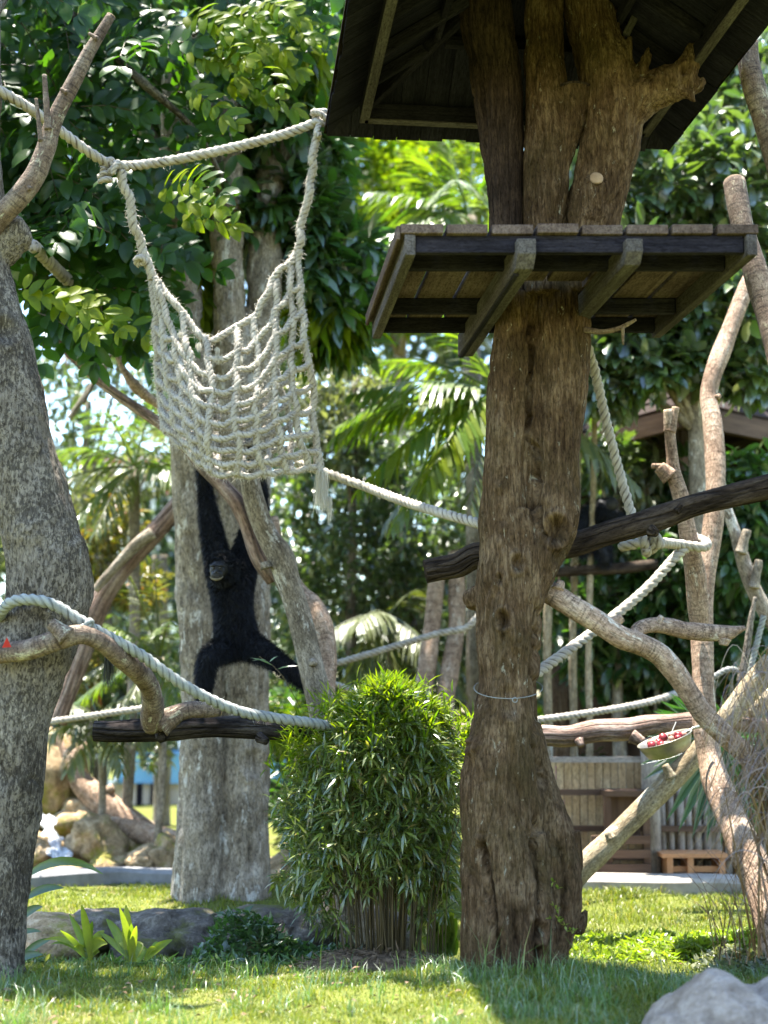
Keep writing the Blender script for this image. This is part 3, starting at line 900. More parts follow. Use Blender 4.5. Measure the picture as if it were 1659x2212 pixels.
# ------------------------------------------------------------------ roof
RD = PD.copy(); RX = np.array([RD[1], -RD[0], 0])
BL = P(706, 292, 8.9)
RW = 2.41; RDEP = 3.1; SL = math.tan(R(34))
def rp(a, b, dz=0.0):      # a metres from the left eave, b metres forward from the back eave
    return BL + RX * a - RD * b + UZ * dz
roof = thing('roof', 'dark timber pyramid roof of boards on rafters above the platform', 'roof', rp(RW / 2, RDEP / 2, 0))
APEX = min(RW, RDEP) / 2
bwid = 0.163
def roof_face(side):
    """boards run from the eave up the slope; clipped by the hips"""
    span = RW if side in ('back', 'front') else RDEP
    n = int(round(span / bwid))
    step = span / n
    for i in range(n):
        s0, s1 = i * step + .002, (i + 1) * step - .003
        def hh(s): return max(0.0, min(s, span - s, APEX)) - 0.004
        top0, top1 = hh(s0), hh(s1)
        if max(top0, top1) < 0.03: continue
        jit = random.uniform(-.004, .004); ej = random.uniform(-.012, .012)
        def pt(s, t, dz):
            z = t * SL + dz + jit
            if side == 'back': return rp(s, t, z)
            if side == 'front': return rp(s, RDEP - t, z)
            if side == 'left': return rp(t, s, z)
            return rp(RW - t, s, z)
        prof = [(s0, ej), (s1, ej), (s1, max(top1, .02))]
        m = (s0 + s1) / 2
        if (s0 < APEX < s1) or (s0 < span - APEX < s1):
            k = APEX if s0 < APEX < s1 else span - APEX
            prof.append((k, hh(k)))
        prof.append((s0, max(top0, .02)))
        k = len(prof)
        v = [pt(s, t, 0) for s, t in prof] + [pt(s, t, .022) for s, t in prof]
        f = [tuple(range(k)), tuple(reversed(range(k, 2 * k)))] + [(j, j + k, (j + 1) % k + k, (j + 1) % k) for j in range(k)]
        off = random.random() * 30
        tc = [[s + off, 0, t + off] for s, t in prof] + [[s + off, .02, t + off] for s, t in prof]
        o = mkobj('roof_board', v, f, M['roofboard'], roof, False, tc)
        bm = bmesh.new(); bm.from_mesh(o.data); bmesh.ops.recalc_face_normals(bm, faces=bm.faces); bm.to_mesh(o.data); bm.free()
for sd in ('back', 'left', 'right', 'front'): roof_face(sd)
# shingle courses laid over the boards keep the light out
def shingles(side):
    span = RW if side in ('back', 'front') else RDEP
    mb = MB()
    c = 0.16
    k = 0
    while k * c < APEX - .02:
        t0, t1 = k * c - .02, min(k * c + c + .03, APEX + .02)
        def pt(s, t, dz):
            z = t * SL + dz
            if side == 'back': return rp(s, t, z)
            if side == 'front': return rp(s, RDEP - t, z)
            if side == 'left': return rp(t, s, z)
            return rp(RW - t, s, z)
        a0, b0 = max(t0, -.02), span - max(t0, -.02)
        a1, b1 = t1, span - t1
        if b1 < a1: a1 = b1 = span / 2
        v = [pt(a0, t0, .046), pt(b0, t0, .046), pt(b1, t1, .032), pt(a1, t1, .032), pt(a0, t0, .031), pt(b0, t0, .031)]
        mb.add(v, [(0, 1, 2, 3), (0, 4, 5, 1)])
        k += 1
    mb.build('shingle_course', M['thatch'], roof, False)
for sd in ('back', 'left', 'right', 'front'): shingles(sd)
IN = 0.235
def plate(a0, b0, a1, b1):
    tim('wall_plate', rp(a0, b0, .075), rp(a1, b1, .075), .05, .11, M['wood'], roof)
    d = rp(a1, b1) - rp(a0, b0)
    tim('plate_strip', rp(a0, b0, .012), rp(a1, b1, .012), .062, .016, M['woodlite'], roof)
plate(IN, IN, RW - IN, IN)
plate(IN, RDEP - IN, RW - IN, RDEP - IN)
plate(IN, IN - .03, IN, RDEP - IN + .03)
plate(RW - IN, IN - .03, RW - IN, RDEP - IN + .03)
ap = APEX
def raf(name, A, B, w=.05, h=.085, mat='wood', dz=-.055):
    tim(name, A + UZ * dz, B + UZ * dz, w, h, M[mat], roof)
def slope_pt(side, s, t):
    z = t * SL
    return {'back': rp(s, t, z), 'front': rp(s, RDEP - t, z), 'left': rp(t, s, z), 'right': rp(RW - t, s, z)}[side]
for (a, b, sa, sb) in ((0, 0, 1, 1), (RW, 0, -1, 1), (0, RDEP, 1, -1), (RW, RDEP, -1, -1)):
    t0, t1 = IN + .01, ap - .02
    raf('hip_rafter', rp(a + sa * t0, b + sb * t0, t0 * SL), rp(a + sa * t1, b + sb * t1, t1 * SL))
for side, span in (('back', RW), ('left', RDEP), ('right', RDEP), ('front', RW)):
    t = IN + .42
    raf('purlin', slope_pt(side, t + .06, t), slope_pt(side, span - t - .06, t), .045, .07)
for side in ('left', 'right'):
    for s in (0.62, 1.0, 1.45, 1.9):
        t0 = IN + .02
        raf('rafter', slope_pt(side, s, t0), slope_pt(side, s, min(s, RDEP - s, ap) - .03), .045, .075)
# struts down from the roof to the limbs
tim('strut', P(925, 106, 8.55), P(952, -80, 8.2), .05, .045, M['woodlite'], roof, (0, 1, 0))
tim('strut', P(1352, 75, 8.0), P(1420, -60, 8.1), .045, .045, M['woodlite'], roof, (0, 1, 0))
tim('strut', P(1395, 60, 8.5), P(1462, 165, 8.9), .03, .05, M['woodlite'], roof, (0, 1, 0))

# ------------------------------------------------------------------ ropes
def rope_curve(pts):
    return np.array([P(u, v, Y) for u, v, Y in pts])

def fibres(curves, per_m, ln, wid=0.0016, rad=0.02, down=0.3):
    """loose fibres standing off the rope"""
    vs = []
    for c in curves:
        c = np.asarray(c)
        seg = np.linalg.norm(np.diff(c, axis=0), axis=1)
        L = np.concatenate([[0], np.cumsum(seg)])
        n = int(L[-1] * per_m)
        s = RNG.random(n) * L[-1]
        p = np.stack([np.interp(s, L, c[:, k]) for k in range(3)], -1)
        d = rnd_dirs(n)
        l = ln * (0.4 + 1.0 * RNG.random(n) ** 2)
        a = p + d * rad * 0.85
        d2 = d + 0.7 * rnd_dirs(n); d2[:, 2] -= down
        m = a + d2 * (l * .5)[:, None]
        d3 = d2 + 0.8 * rnd_dirs(n); d3[:, 2] -= down
        t = m + d3 * (l * .5)[:, None]
        sx = np.cross(d2, rnd_dirs(n)); sx /= np.linalg.norm(sx, axis=1)[:, None] + 1e-9
        sx *= wid / 2
        vs.append(np.stack([a - sx, a + sx, m + sx, m - sx, t], 1))
    v = np.concatenate(vs, 0)
    k = (np.arange(len(v)) * 5)[:, None]
    f = np.concatenate([k + [0, 1, 2], k + [0, 2, 3], k + [3, 2, 4]], 0)
    return v.reshape(-1, 3), f

def rope_thing(name, label, pts, wpx, mat, group=None, fuzz=0, cat='rope', sag=True):
    c = rope_curve(pts)
    Y = np.mean([p[2] for p in pts])
    mb = MB()
    r = px(wpx, Y) / 2
    cc = mb.rope(catmull(c, .05), r, sd=random.random() * 6)
    o = mb.build(name, M[mat])
    tag(o, label, cat, group)
    if fuzz:
        v, f = fibres([cc], fuzz, .022, rad=r)
        kind(mkobj('fibre', v, f, M['fuzz'], o, False), 'stuff')
    return o

def knot(name, c, rad, wr, mat, parent, turns=3, axis=(1, 0, 0), sd=0.0):
    """a lump of rope wound round itself"""
    c = np.asarray(c, float)
    ax = np.asarray(axis, float); ax /= np.linalg.norm(ax)
    n1 = np.cross(ax, [0.2, 0.3, 1]); n1 /= np.linalg.norm(n1)
    n2 = np.cross(ax, n1)
    t = np.linspace(0, 1, 26 * turns)
    a = t * 2 * np.pi * turns + sd
    rr = rad * (0.72 + 0.3 * np.sin(a * 0.37 + sd))
    pts = c + ax * ((t - .5) * 1.5 * rad + 0.35 * rad * np.sin(a * 2 / 3))[:, None] + n1 * (np.cos(a) * rr)[:, None] + n2 * (np.sin(a) * rr)[:, None]
    mb = MB()
    mb.rope(pts, wr, sd=sd)
    return mb.build(name, M[mat], parent)

# the net hammock and the rope it hangs from
NR = 9.0
net = thing('net_hammock', 'frayed pale rope net hammock slung between a knot on a rope and the roof corner', 'rope net', P(515, 860, NR))
support = rope_thing('hanging_rope', 'pale twisted rope running from upper left over a knot to the roof corner',
    [(-60, 172, 7.9), (0, 197, 8.0), (60, 232, 8.15), (130, 282, 8.35), (195, 330, 8.5), (250, 357, 8.65), (330, 353, 8.8), (430, 335, 8.78), (540, 310, 8.82), (620, 288, 8.85), (690, 262, 8.88)], 23, 'rope', None, 260)
knot('knot', P(240, 362, 8.62), .055, .019, 'rope', support, 3, (0.8, 0, -.6), 1)
knot('knot', P(226, 382, 8.60), .04, .018, 'rope', support, 2, (0.3, 0, -.9), 2)
knot('knot', P(690, 256, 8.87), .055, .022, 'rope', support, 3, (0.4, 0, .9), 3)
mb = MB(); mb.rope(rope_curve([(692, 262, 8.85), (684, 285, 8.83), (690, 296, 8.82)]), .02); mb.build('rope_tail', M['rope'], support)
net_curves = []
def net_rope(pts, w, name='net_rope'):
    c = catmull(rope_curve(pts), .03)
    r = px(w, NR) / 2
    c = c + np.stack([vnoise(np.stack([np.full(len(c), k * 9.1 + pts[0][0]), np.zeros(len(c)), np.arange(len(c)) * .35], -1)) for k in range(3)], -1) * r * .55
    mb = MB()
    cc = mb.rope(c, r, r * 4.4, 10, sd=random.random() * 6)
    mb.build(name, M['rope'], net)
    net_curves.append((cc, r))
net_rope([(262, 368, 8.65), (275, 420, 8.7), (292, 490, 8.78), (310, 555, 8.85), (330, 605, 8.9)], 21, 'suspension_rope')
net_rope([(684, 285, 8.85), (676, 350, 8.86), (662, 430, 8.87), (650, 500, 8.88), (643, 545, 8.89)], 19, 'suspension_rope')
knot('knot', P(304, 562, 8.82), .034, .019, 'rope', net, 2, (0, 0.5, 1), 1)
B_ = 8.72
cols = [
    [(330, 600, 8.9), (337, 720, 8.95), (343, 820, 9.0), (347, 895, 9.0), (363, 936, 8.95)],
    [(334, 605, 8.88), (352, 720, 8.88), (365, 830, 8.86), (380, 915, 8.84), (402, 970, 8.86)],
    [(338, 610, 8.86), (378, 740, 8.82), (392, 850, 8.78), (406, 930, 8.76), (428, 996, 8.8)],
    [(394, 676, 8.84), (408, 760, 8.78), (416, 850, 8.72), (430, 935, 8.70), (445, 1008, 8.76)],
    [(440, 728, 8.82), (455, 800, 8.74), (460, 863, 8.68), (451, 932, 8.66), (457, 1019, 8.74)],
    [(508, 708, 8.84), (514, 764, 8.76), (506, 884, 8.66), (514, 960, 8.66), (511, 1025, 8.74)],
    [(547, 685, 8.88), (556, 764, 8.80), (553, 854, 8.70), (553, 914, 8.68), (560, 974, 8.70), (565, 1024, 8.76)],
    [(596, 606, 8.87), (595, 720, 8.82), (592, 824, 8.76), (598, 899, 8.74), (607, 968, 8.76), (616, 1018, 8.82)],
    [(628, 560, 8.88), (631, 720, 8.86), (631, 809, 8.84), (640, 899, 8.82), (653, 958, 8.84), (668, 1012, 8.9)],
    [(643, 540, 8.89), (652, 674, 8.88), (667, 779, 8.88), (676, 869, 8.94), (680, 944, 8.94), (690, 1010, 8.96)],
]
cc_cols = []
for c in cols:
    net_rope(c, 16)
    a = catmull(np.array(c, float), 4)
    L = np.concatenate([[0], np.cumsum(np.linalg.norm(np.diff(a[:, :2], axis=0), axis=1))]); L /= L[-1]
    cc_cols.append(lambda t, a=a, L=L: np.array([np.interp(t, L, a[:, k]) for k in range(3)]))
# the rim
net_rope([(332, 600, 8.88), (394, 676, 8.84), (433, 726, 8.82), (463, 733, 8.82), (514, 705, 8.86), (560, 666, 8.86), (600, 592, 8.87), (624, 572, 8.88), (643, 535, 8.89)], 16)
# cross ropes sag between the upright ones
for j, t in enumerate((0.16, 0.29, 0.41, 0.52, 0.63, 0.73, 0.83, 0.92, 0.995)):
    pts = []
    for i in range(10):
        ti = t if j else t
        if i < 4: ti = t ** 0.92
        q = cc_cols[i](min(ti, .999))
        if i:
            m = (pts[-1] + q) / 2
            gap = abs(q[0] - pts[-1][0])
            m = m + np.array([0, gap * .20 * (1 - .4 * t), -.02])
            pts.append(m)
        pts.append(q)
    if t < .2: pts = pts[8:]
    net_rope([tuple(q) for q in pts], 14)
    for q in pts[::2]:
        if RNG.random() < .55 and t < .97:
            c = P(*q) + np.array([0, -.012, 0])
            net_curves.append((np.array([c - [0, 0, .015], c + [0, 0, .015]]), .016))
# the far side of the sling, seen through the meshes
for k, c in enumerate(cols[:8]):
    a = cc_cols[k]
    b = a(.999); top = a(.42)
    net_rope([(b[0], b[1], b[2]), (b[0] + 14, b[1] - 12, b[2] + .25), (b[0] + 20 - 2 * k, (b[1] + top[1]) / 2 - 5, b[2] + .46), (top[0] + 20 - 3 * k, top[1] + 10, b[2] + .5)], 13)
for t in (.46, .58, .69, .80, .89, .96):
    net_rope([(cc_cols[i](t)[0] + 18 - 3 * i, cc_cols[i](t)[1] + (6 if i % 2 else 0) - 8, cc_cols[i](t)[2] + .40 + .06 * (t < .9)) for i in range(9)], 13)
fv = [fibres([c], 900, .024, .0017, r, .25) for c, r in net_curves]
off = 0; V = []; F = []
for v, f in fv:
    V.append(v); F.append(f + off); off += len(v)
kind(mkobj('fibre', np.vstack(V), np.vstack(F), M['fuzz'], net, False), 'stuff')
def tuft(name, c, n, ln, spread, parent, down=1.0, wid=.003):
    p = np.asarray(c) + RNG.normal(size=(n, 3)) * spread * .35
    d = rnd_dirs(n) * spread * 3.0; d[:, 2] = -down
    l = ln * (.6 + .5 * RNG.random(n))
    m = p + d * (l * .5)[:, None]
    d2 = d * [.6, .6, 1] + rnd_dirs(n) * .15
    t = m + d2 * (l * .5)[:, None]
    sx = np.cross(d, rnd_dirs(n)); sx /= np.linalg.norm(sx, axis=1)[:, None]; sx *= wid / 2
    v = np.stack([p - sx, p + sx, m + sx, m - sx, t - sx * .5, t + sx * .5], 1).reshape(-1, 3)
    k = (np.arange(n) * 6)[:, None]
    f = np.concatenate([k + [0, 1, 2], k + [0, 2, 3], k + [3, 2, 5], k + [3, 5, 4]], 0)
    return mkobj(name, v, f, M['fuzz'], parent, False)
net_rope([(685, 985, 8.95), (690, 1006, 8.94), (693, 1026, 8.93)], 17, 'tassel_neck')
tuft('tassel', P(694, 1022, 8.93), 420, .235, .045, net)
tuft('tassel_strand', P(712, 1075, 8.93), 60, .16, .02, net)
for (u, v, s) in ((430, 745, .06), (470, 770, .06), (455, 790, .05), (520, 775, .05), (556, 780, .05), (390, 720, .04), (470, 755, .05), (505, 830, .03), (600, 830, .03), (655, 700, .03)):
    tuft('frayed_tuft', P(u, v, 8.74), 130, s * 1.15, s * .45, net, .5)

rope_thing('slack_rope', 'grey-white rope running from behind the net down to the middle of the dead trunk',
    [(640, 1000, 9.6), (705, 1022, 9.5), (790, 1052, 9.3), (870, 1082, 8.9), (960, 1110, 8.5), (1050, 1135, 8.2)], 21, 'rope', None, 120)
rope_thing('taut_rope', 'pale rope slanting down from behind the dead trunk to the dark crossing log',
    [(1262, 730, 8.5), (1284, 800, 8.6), (1308, 905, 8.7), (1334, 1005, 8.8), (1358, 1090, 8.85), (1374, 1140, 8.85), (1385, 1160, 8.9)], 22, 'rope', None, 150)
kr = rope_thing('knotted_rope', 'short thick rope with a big knot below the dark log, tied to the forked pole',
    [(1340, 1182, 8.75), (1375, 1174, 8.7), (1420, 1172, 8.8), (1465, 1176, 9.1), (1517, 1182, 9.16), (1526, 1172, 9.3), (1500, 1160, 9.45)], 22, 'rope', None, 120)
knot('knot', P(1402, 1172, 8.72), .062, .032, 'rope', kr, 3, (1, 0, 0.1), 1)
rope_thing('slanting_rope', 'white twisted rope slanting from the forked pole down behind the right side of the trunk',
    [(1490, 1180, 9.15), (1466, 1196, 9.12), (1400, 1268, 9.0), (1330, 1328, 8.9), (1250, 1388, 8.75), (1165, 1450, 8.5), (1130, 1472, 8.4)], 23, 'rope', None, 80)
rope_thing('far_rope', 'thin white rope sagging in the distance right of the trunk above the horizontal log',
    [(1100, 1560, 11.2), (1165, 1555, 11.2), (1300, 1536, 11.4), (1400, 1517, 11.6), (1470, 1495, 11.8), (1540, 1470, 12)], 15, 'rope')
rope_thing('far_rope', 'thin white rope passing two pinkish poles left of the trunk, out of focus',
    [(690, 1440, 12), (715, 1436, 12), (800, 1412, 12), (880, 1388, 12), (950, 1368, 12), (1005, 1357, 12), (1030, 1335, 12), (1060, 1310, 12)], 15, 'rope')
rope_thing('far_rope', 'short piece of white rope showing just above the bamboo bush',
    [(690, 1465, 11), (730, 1480, 11), (790, 1503, 11), (860, 1530, 11)], 13, 'rope')
rope_thing('far_rope', 'white rope stretched behind the speckled left trunk above the driftwood',
    [(60, 1572, 12), (105, 1560, 12), (200, 1546, 12), (300, 1531, 12), (350, 1520, 12)], 14, 'rope')
rope_thing('dark_rope', 'thick dark blurred rope descending from the burl of the left tree behind the net',
    [(70, 530, 9.0), (130, 590, 9.6), (200, 660, 10.3), (262, 725, 11), (330, 800, 11.8), (400, 870, 12.6)], 25, 'ropedark')
rope_thing('far_rope', 'bleached rope hanging in a loop among the grey twigs at the right edge',
    [(1540, 1463, 10.5), (1575, 1446, 10.5), (1600, 1455, 10.5), (1612, 1490, 10.5), (1625, 1430, 10.5), (1640, 1370, 10.5), (1650, 1330, 10.5)], 13, 'ropegrey')
gr = rope_thing('wrapped_rope', 'grey-green rope looped round the left trunk and sagging right to the bamboo bush',
    [(30, 1372, 8.3), (4, 1352, 8.1), (2, 1325, 7.85), (25, 1301, 7.72), (60, 1295, 7.7), (105, 1302, 7.7), (150, 1326, 7.75), (200, 1357, 7.8), (300, 1412, 7.95), (400, 1482, 8.1), (500, 1531, 8.3), (580, 1549, 8.45), (660, 1560, 8.6), (720, 1570, 8.8)], 24, 'ropegrey', None, 60)
knot('knot', P(188, 1350, 7.74), .030, .024, 'ropegrey', gr, 1, (1, 0, -.6), 1)
tuft('frayed_end', P(235, 1405, 8.1), 160, .19, .035, gr, 1, .004).data.materials[0] = M['ropegrey']

# ------------------------------------------------------------------ logs, branches and poles
limb_thing('crossing_log', 'dark rough log crossing behind the dead trunk and rising to the right edge', 'log',
    [(919, 1236, 54, 8.55), (950, 1230, 54, 8.55), (990, 1222, 54, 8.5), (1030, 1200, 54, 8.48), (1110, 1196, 54, 8.45), (1230, 1178, 54, 8.4), (1330, 1145, 52, 8.35), (1420, 1120, 50, 8.3), (1500, 1092, 50, 8.25), (1580, 1072, 50, 8.2), (1659, 1052, 52, 8.15), (1740, 1030, 52, 8.1)],
    M['darkbark'], amp=.09, lump=.06, seg=18, knobs=((1405, 1146, 22, 8.2, 14, 6, -.03), (1460, 1105, 14, 8.2, 12, -14, 0)))
limb_thing('twisting_branch', 'thick reddish tan branch leaving the trunk and curving down to the right', 'branch',
    [(1150, 1262, 44, 8.2), (1195, 1284, 52, 8.15), (1240, 1312, 52, 8.1), (1290, 1342, 52, 8.1), (1340, 1376, 50, 8.1), (1385, 1392, 48, 8.15), (1425, 1414, 46, 8.2), (1458, 1452, 46, 8.25), (1490, 1500, 46, 8.3), (1522, 1545, 46, 8.35), (1560, 1582, 46, 8.4), (1602, 1622, 44, 8.5), (1640, 1660, 40, 8.6)],
    M['pink'], amp=.06, seg=18, knobs=((1318, 1352, 26, 8.1, 26, -18, 0), (1205, 1275, 24, 8.1, 6, -18, .02)))
limb_thing('side_branch', 'crooked pale branch lying level in front of the tall pole at right', 'branch',
    [(1370, 1388, 28, 8.25), (1378, 1362, 32, 8.3), (1405, 1350, 34, 8.35), (1440, 1352, 36, 8.4), (1480, 1362, 36, 8.45), (1530, 1366, 34, 8.5), (1568, 1368, 32, 8.52), (1590, 1362, 20, 8.55), (1610, 1356, 9, 8.55)],
    M['pink'], amp=.08, knobs=((1420, 1345, 16, 8.35, 10, -14, 0), (1565, 1380, 24, 8.5, -2, 14, 0)))
HLOG = [(204, 1578, 46, 8.9), (260, 1579, 46, 8.9), (340, 1575, 48, 8.9), (430, 1571, 50, 8.95), (520, 1571, 50, 9.05), (640, 1574, 48, 9.15), (780, 1580, 46, 9.3)]
limb_thing('horizontal_log', 'dark level log, shade put into its colour, from below the crooked branch to the bamboo bush', 'log', HLOG, M['shadowed'], amp=.09, lump=.06, seg=18,
    knobs=((350, 1588, 26, 8.75, 0, 2, -.08), (560, 1592, 20, 8.95, 16, 10, -.04)), cutmat=())
limb_thing('horizontal_log', 'weathered reddish level log running from the bush behind the dead trunk to the forked pole', 'log', [(800, 1580, 46, 9.5), (1000, 1586, 46, 9.6), (1165, 1588, 44, 9.7), (1225, 1590, 46, 9.75), (1290, 1578, 46, 9.8), (1350, 1577, 48, 9.9), (1410, 1566, 44, 10), (1500, 1562, 46, 10.1)], M['redlog'], amp=.10, lump=.08, seg=18,
    knobs=((1365, 1590, 26, 9.75, 25, 14, -.03), (1250, 1600, 18, 9.7, 6, 12, -.03)))
limb_thing('horizontal_log', 'short end of a level log at the right edge behind the reddish grass', 'log', [(1562, 1562, 34, 10.1), (1620, 1566, 34, 10.1), (1720, 1572, 34, 10.1)], M['redlog'])
limb_thing('tall_pole', 'tall bent bare pole, sunlit pinkish bark, second from the right edge', 'pole',
    [(1640, 560, 26, 10.6), (1612, 620, 34, 10.5), (1585, 690, 38, 10.4), (1560, 755, 40, 10.3), (1540, 810, 40, 10.2), (1531, 860, 40, 10.15), (1540, 920, 42, 10.05), (1545, 1000, 42, 9.95), (1544, 1090, 42, 9.85), (1536, 1170, 44, 9.8), (1524, 1240, 44, 9.75), (1516, 1320, 46, 9.7), (1518, 1420, 48, 9.62), (1520, 1500, 48, 9.55), (1524, 1570, 50, 9.5), (1535, 1640, 52, 9.45), (1552, 1700, 62, 9.3), (1590, 1790, 70, 9.1), (1632, 1890, 74, 8.9), (1668, 1990, 76, 8.7), (1700, 2090, 80, 8.5)],
    M['pink'], amp=.05, seg=16, knobs=((1548, 860, 12, 9.42, 8, -6, 0),))
limb_thing('forked_pole', 'forked broken pole tied with rope to the tall pole', 'pole',
    [(1443, 885, 20, 9.35), (1446, 930, 24, 9.35), (1452, 985, 26, 9.35), (1455, 1020, 30, 9.35), (1470, 1070, 36, 9.35), (1482, 1130, 38, 9.35), (1490, 1180, 40, 9.38), (1502, 1240, 44, 9.42), (1508, 1300, 44, 9.48), (1512, 1350, 38, 9.52)],
    M['pink'], amp=.07, knobs=((1446, 935, 22, 9.35, 14, -55, 0), (1448, 1030, 34, 9.33, -24, -22, 0), (1430, 1010, 14, 9.33, -22, -4, 0)))
limb_thing('leaning_pole', 'mottled cut post leaning at the right edge just behind the platform corner', 'pole',
    [(1586, 392, 48, 8.9), (1594, 440, 50, 8.85), (1606, 500, 52, 8.8), (1628, 570, 54, 8.75), (1650, 650, 54, 8.7), (1680, 760, 56, 8.6), (1710, 900, 58, 8.5), (1752, 1250, 62, 8.4), (1785, 1700, 66, 8.3), (1800, 2110, 70, 8.2)], M['rindbark'], amp=.08, cutmat=(0,))
limb_thing('leaning_pole', 'stout post with a fresh pale cut top in the upper right corner', 'pole',
    [(1614, 92, 48, 7.9), (1618, 140, 48, 7.9), (1632, 200, 52, 7.9), (1655, 270, 56, 7.9), (1690, 380, 60, 7.9), (1720, 520, 62, 7.9), (1790, 1000, 66, 7.9), (1840, 1600, 70, 7.9), (1860, 2140, 74, 7.9)], M['rindbark'], amp=.06, cutmat=(0,))
limb_thing('thin_pole', 'slim grey pole with two broken stubs behind the tall pole', 'pole',
    [(1556, 1030, 18, 10.6), (1568, 1090, 22, 10.6), (1588, 1150, 26, 10.6), (1605, 1210, 28, 10.6), (1625, 1265, 30, 10.6), (1650, 1315, 32, 10.6), (1690, 1400, 34, 10.6), (1720, 1650, 38, 10.6), (1735, 1960, 42, 10.6)], M['tan'],
    amp=.06, knobs=((1600, 1195, 22, 10.5, 14, -50, 0), (1628, 1270, 20, 10.5, 12, -60, 0)))
limb_thing('diagonal_log', 'pale smooth log slanting up from the kerb behind the trunk to the right edge', 'log',
    [(1235, 1905, 50, 10.0), (1265, 1870, 48, 10.0), (1330, 1805, 48, 10.0), (1400, 1735, 48, 10.0), (1470, 1665, 48, 10.0), (1520, 1612, 50, 10.0), (1560, 1565, 48, 10.0), (1610, 1500, 48, 10.0), (1670, 1430, 50, 10.0)], M['ochre'], amp=.05, seg=16,
    knobs=((1450, 1680, 20, 9.9, -14, -28, 0), (1320, 1812, 18, 9.9, -8, -14, 0)))
limb_thing('diagonal_log', 'lower pale log entering at the right edge under the thin grey pole', 'log', [(1575, 1560, 34, 10.3), (1620, 1535, 36, 10.3), (1690, 1490, 38, 10.3)], M['ochre'])
limb_thing('grey_twig', 'bare grey twig standing at the right edge among loose ropes', 'twig', [(1600, 1475, 18, 10.4), (1612, 1410, 16, 10.4), (1622, 1340, 13, 10.4), (1632, 1290, 8, 10.4)], M['grey'])
limb_thing('bent_twig', 'short bent twig sticking out under the platform beside the trunk', 'twig', [(1262, 712, 12, 8.0), (1300, 717, 12, 7.95), (1335, 710, 11, 7.9), (1360, 698, 9, 7.88), (1374, 690, 6, 7.87)], M['rindbark'], amp=.08,
    knobs=((1345, 708, 7, 7.88, 1, 36, 0),))
limb_thing('bare_branch', 'bare peeling branch rising across the leaves at upper left with two dead twigs', 'branch',
    [(-70, 540, 58, 7.95), (-10, 480, 56, 7.9), (40, 428, 52, 7.85), (75, 380, 48, 7.85), (98, 325, 44, 7.85), (112, 275, 38, 7.85), (134, 225, 34, 7.85), (162, 172, 32, 7.85), (188, 120, 30, 7.85), (215, 75, 27, 7.85), (240, 34, 22, 7.85)],
    M['rindbark'], amp=.06, seg=18, knobs=((104, 280, 14, 7.8, -8, -118, 0), (88, 305, 10, 7.8, -10, -92, 0), (66, 410, 12, 7.8, -14, -16, 0), (145, 200, 10, 7.8, -14, -8, 0), (210, 84, 10, 7.8, -18, -12, 0)), cutmat=(-1,))
limb_thing('crooked_branch', 'ringed brown branch crossing the left trunk and bending down to the level log', 'branch',
    [(-60, 1425, 42, 7.75), (0, 1412, 42, 7.72), (60, 1404, 43, 7.7), (120, 1384, 42, 7.68), (175, 1370, 42, 7.7), (220, 1388, 42, 7.8), (260, 1420, 42, 7.95), (298, 1450, 42, 8.15), (322, 1482, 44, 8.35), (330, 1520, 48, 8.5), (328, 1550, 50, 8.6), (330, 1572, 40, 8.66)],
    M['rindbark'], amp=.05, seg=18, knobs=((145, 1375, 34, 7.62, -35, -28, 0), (345, 1565, 44, 8.62, 45, -28, .02)))
limb_thing('forked_stub', 'short thick ringed branch resting on the dark end of the level log', 'branch',
    [(336, 1566, 40, 8.62), (368, 1546, 42, 8.64), (405, 1534, 42, 8.66), (440, 1532, 40, 8.7), (474, 1530, 34, 8.74)], M['rindbark'], amp=.06, cutmat=(-1,))
fp = np.array([P(14, 1388, 7.66)])
limb_thing('gibbon_branch', 'long bare branch sloping down from the left behind the net, gripped by the ape', 'branch',
    [(124, 733, 13, 10.2), (150, 766, 18, 10.2), (190, 803, 20, 10.2), (260, 858, 22, 10.15), (345, 915, 24, 10.1), (400, 965, 26, 10.05), (440, 1010, 30, 10.0), (480, 1048, 32, 9.95), (515, 1090, 34, 9.9), (540, 1150, 34, 9.9), (560, 1205, 34, 9.9), (590, 1255, 30, 9.95)], M['redlog'], amp=.06)
limb_thing('curved_branch', 'grey lichened branch curving down from the net past the black ape to the bush', 'branch',
    [(538, 1000, 40, 9.75), (542, 1050, 44, 9.75), (556, 1105, 46, 9.75), (580, 1160, 48, 9.75), (605, 1200, 56, 9.75), (620, 1250, 54, 9.75), (640, 1310, 52, 9.75), (658, 1380, 54, 9.75), (672, 1440, 56, 9.75), (690, 1510, 56, 9.75), (712, 1600, 58, 9.75), (730, 1700, 60, 9.75), (745, 1800, 60, 9.75), (760, 2000, 64, 9.75), (764, 2040, 66, 9.75)], M['tan'], amp=.07, seg=18,
    knobs=((676, 1432, 16, 9.62, 4, -2, -.05), (575, 1228, 22, 9.68, -4, -14, 0)))
limb_thing('sunlit_branch', 'sunlit orange barked branch just behind the grey curved branch', 'branch',
    [(585, 1120, 34, 10.75), (600, 1190, 36, 10.7), (640, 1270, 40, 10.55), (672, 1310, 50, 10.45), (692, 1360, 54, 10.35), (702, 1430, 52, 10.25), (700, 1500, 50, 10.15), (705, 1600, 50, 10.05), (720, 1800, 52, 9.95), (725, 2030, 54, 9.9)], M['pink'], amp=.07, seg=16)
limb_thing('broken_branch', 'short pale broken branch left of the net above the sloping branch', 'branch', [(252, 762, 13, 10.8), (268, 800, 16, 10.8), (290, 832, 26, 10.8), (315, 855, 24, 10.8), (350, 880, 20, 10.8), (400, 930, 20, 10.7)], M['pink'], amp=.1)
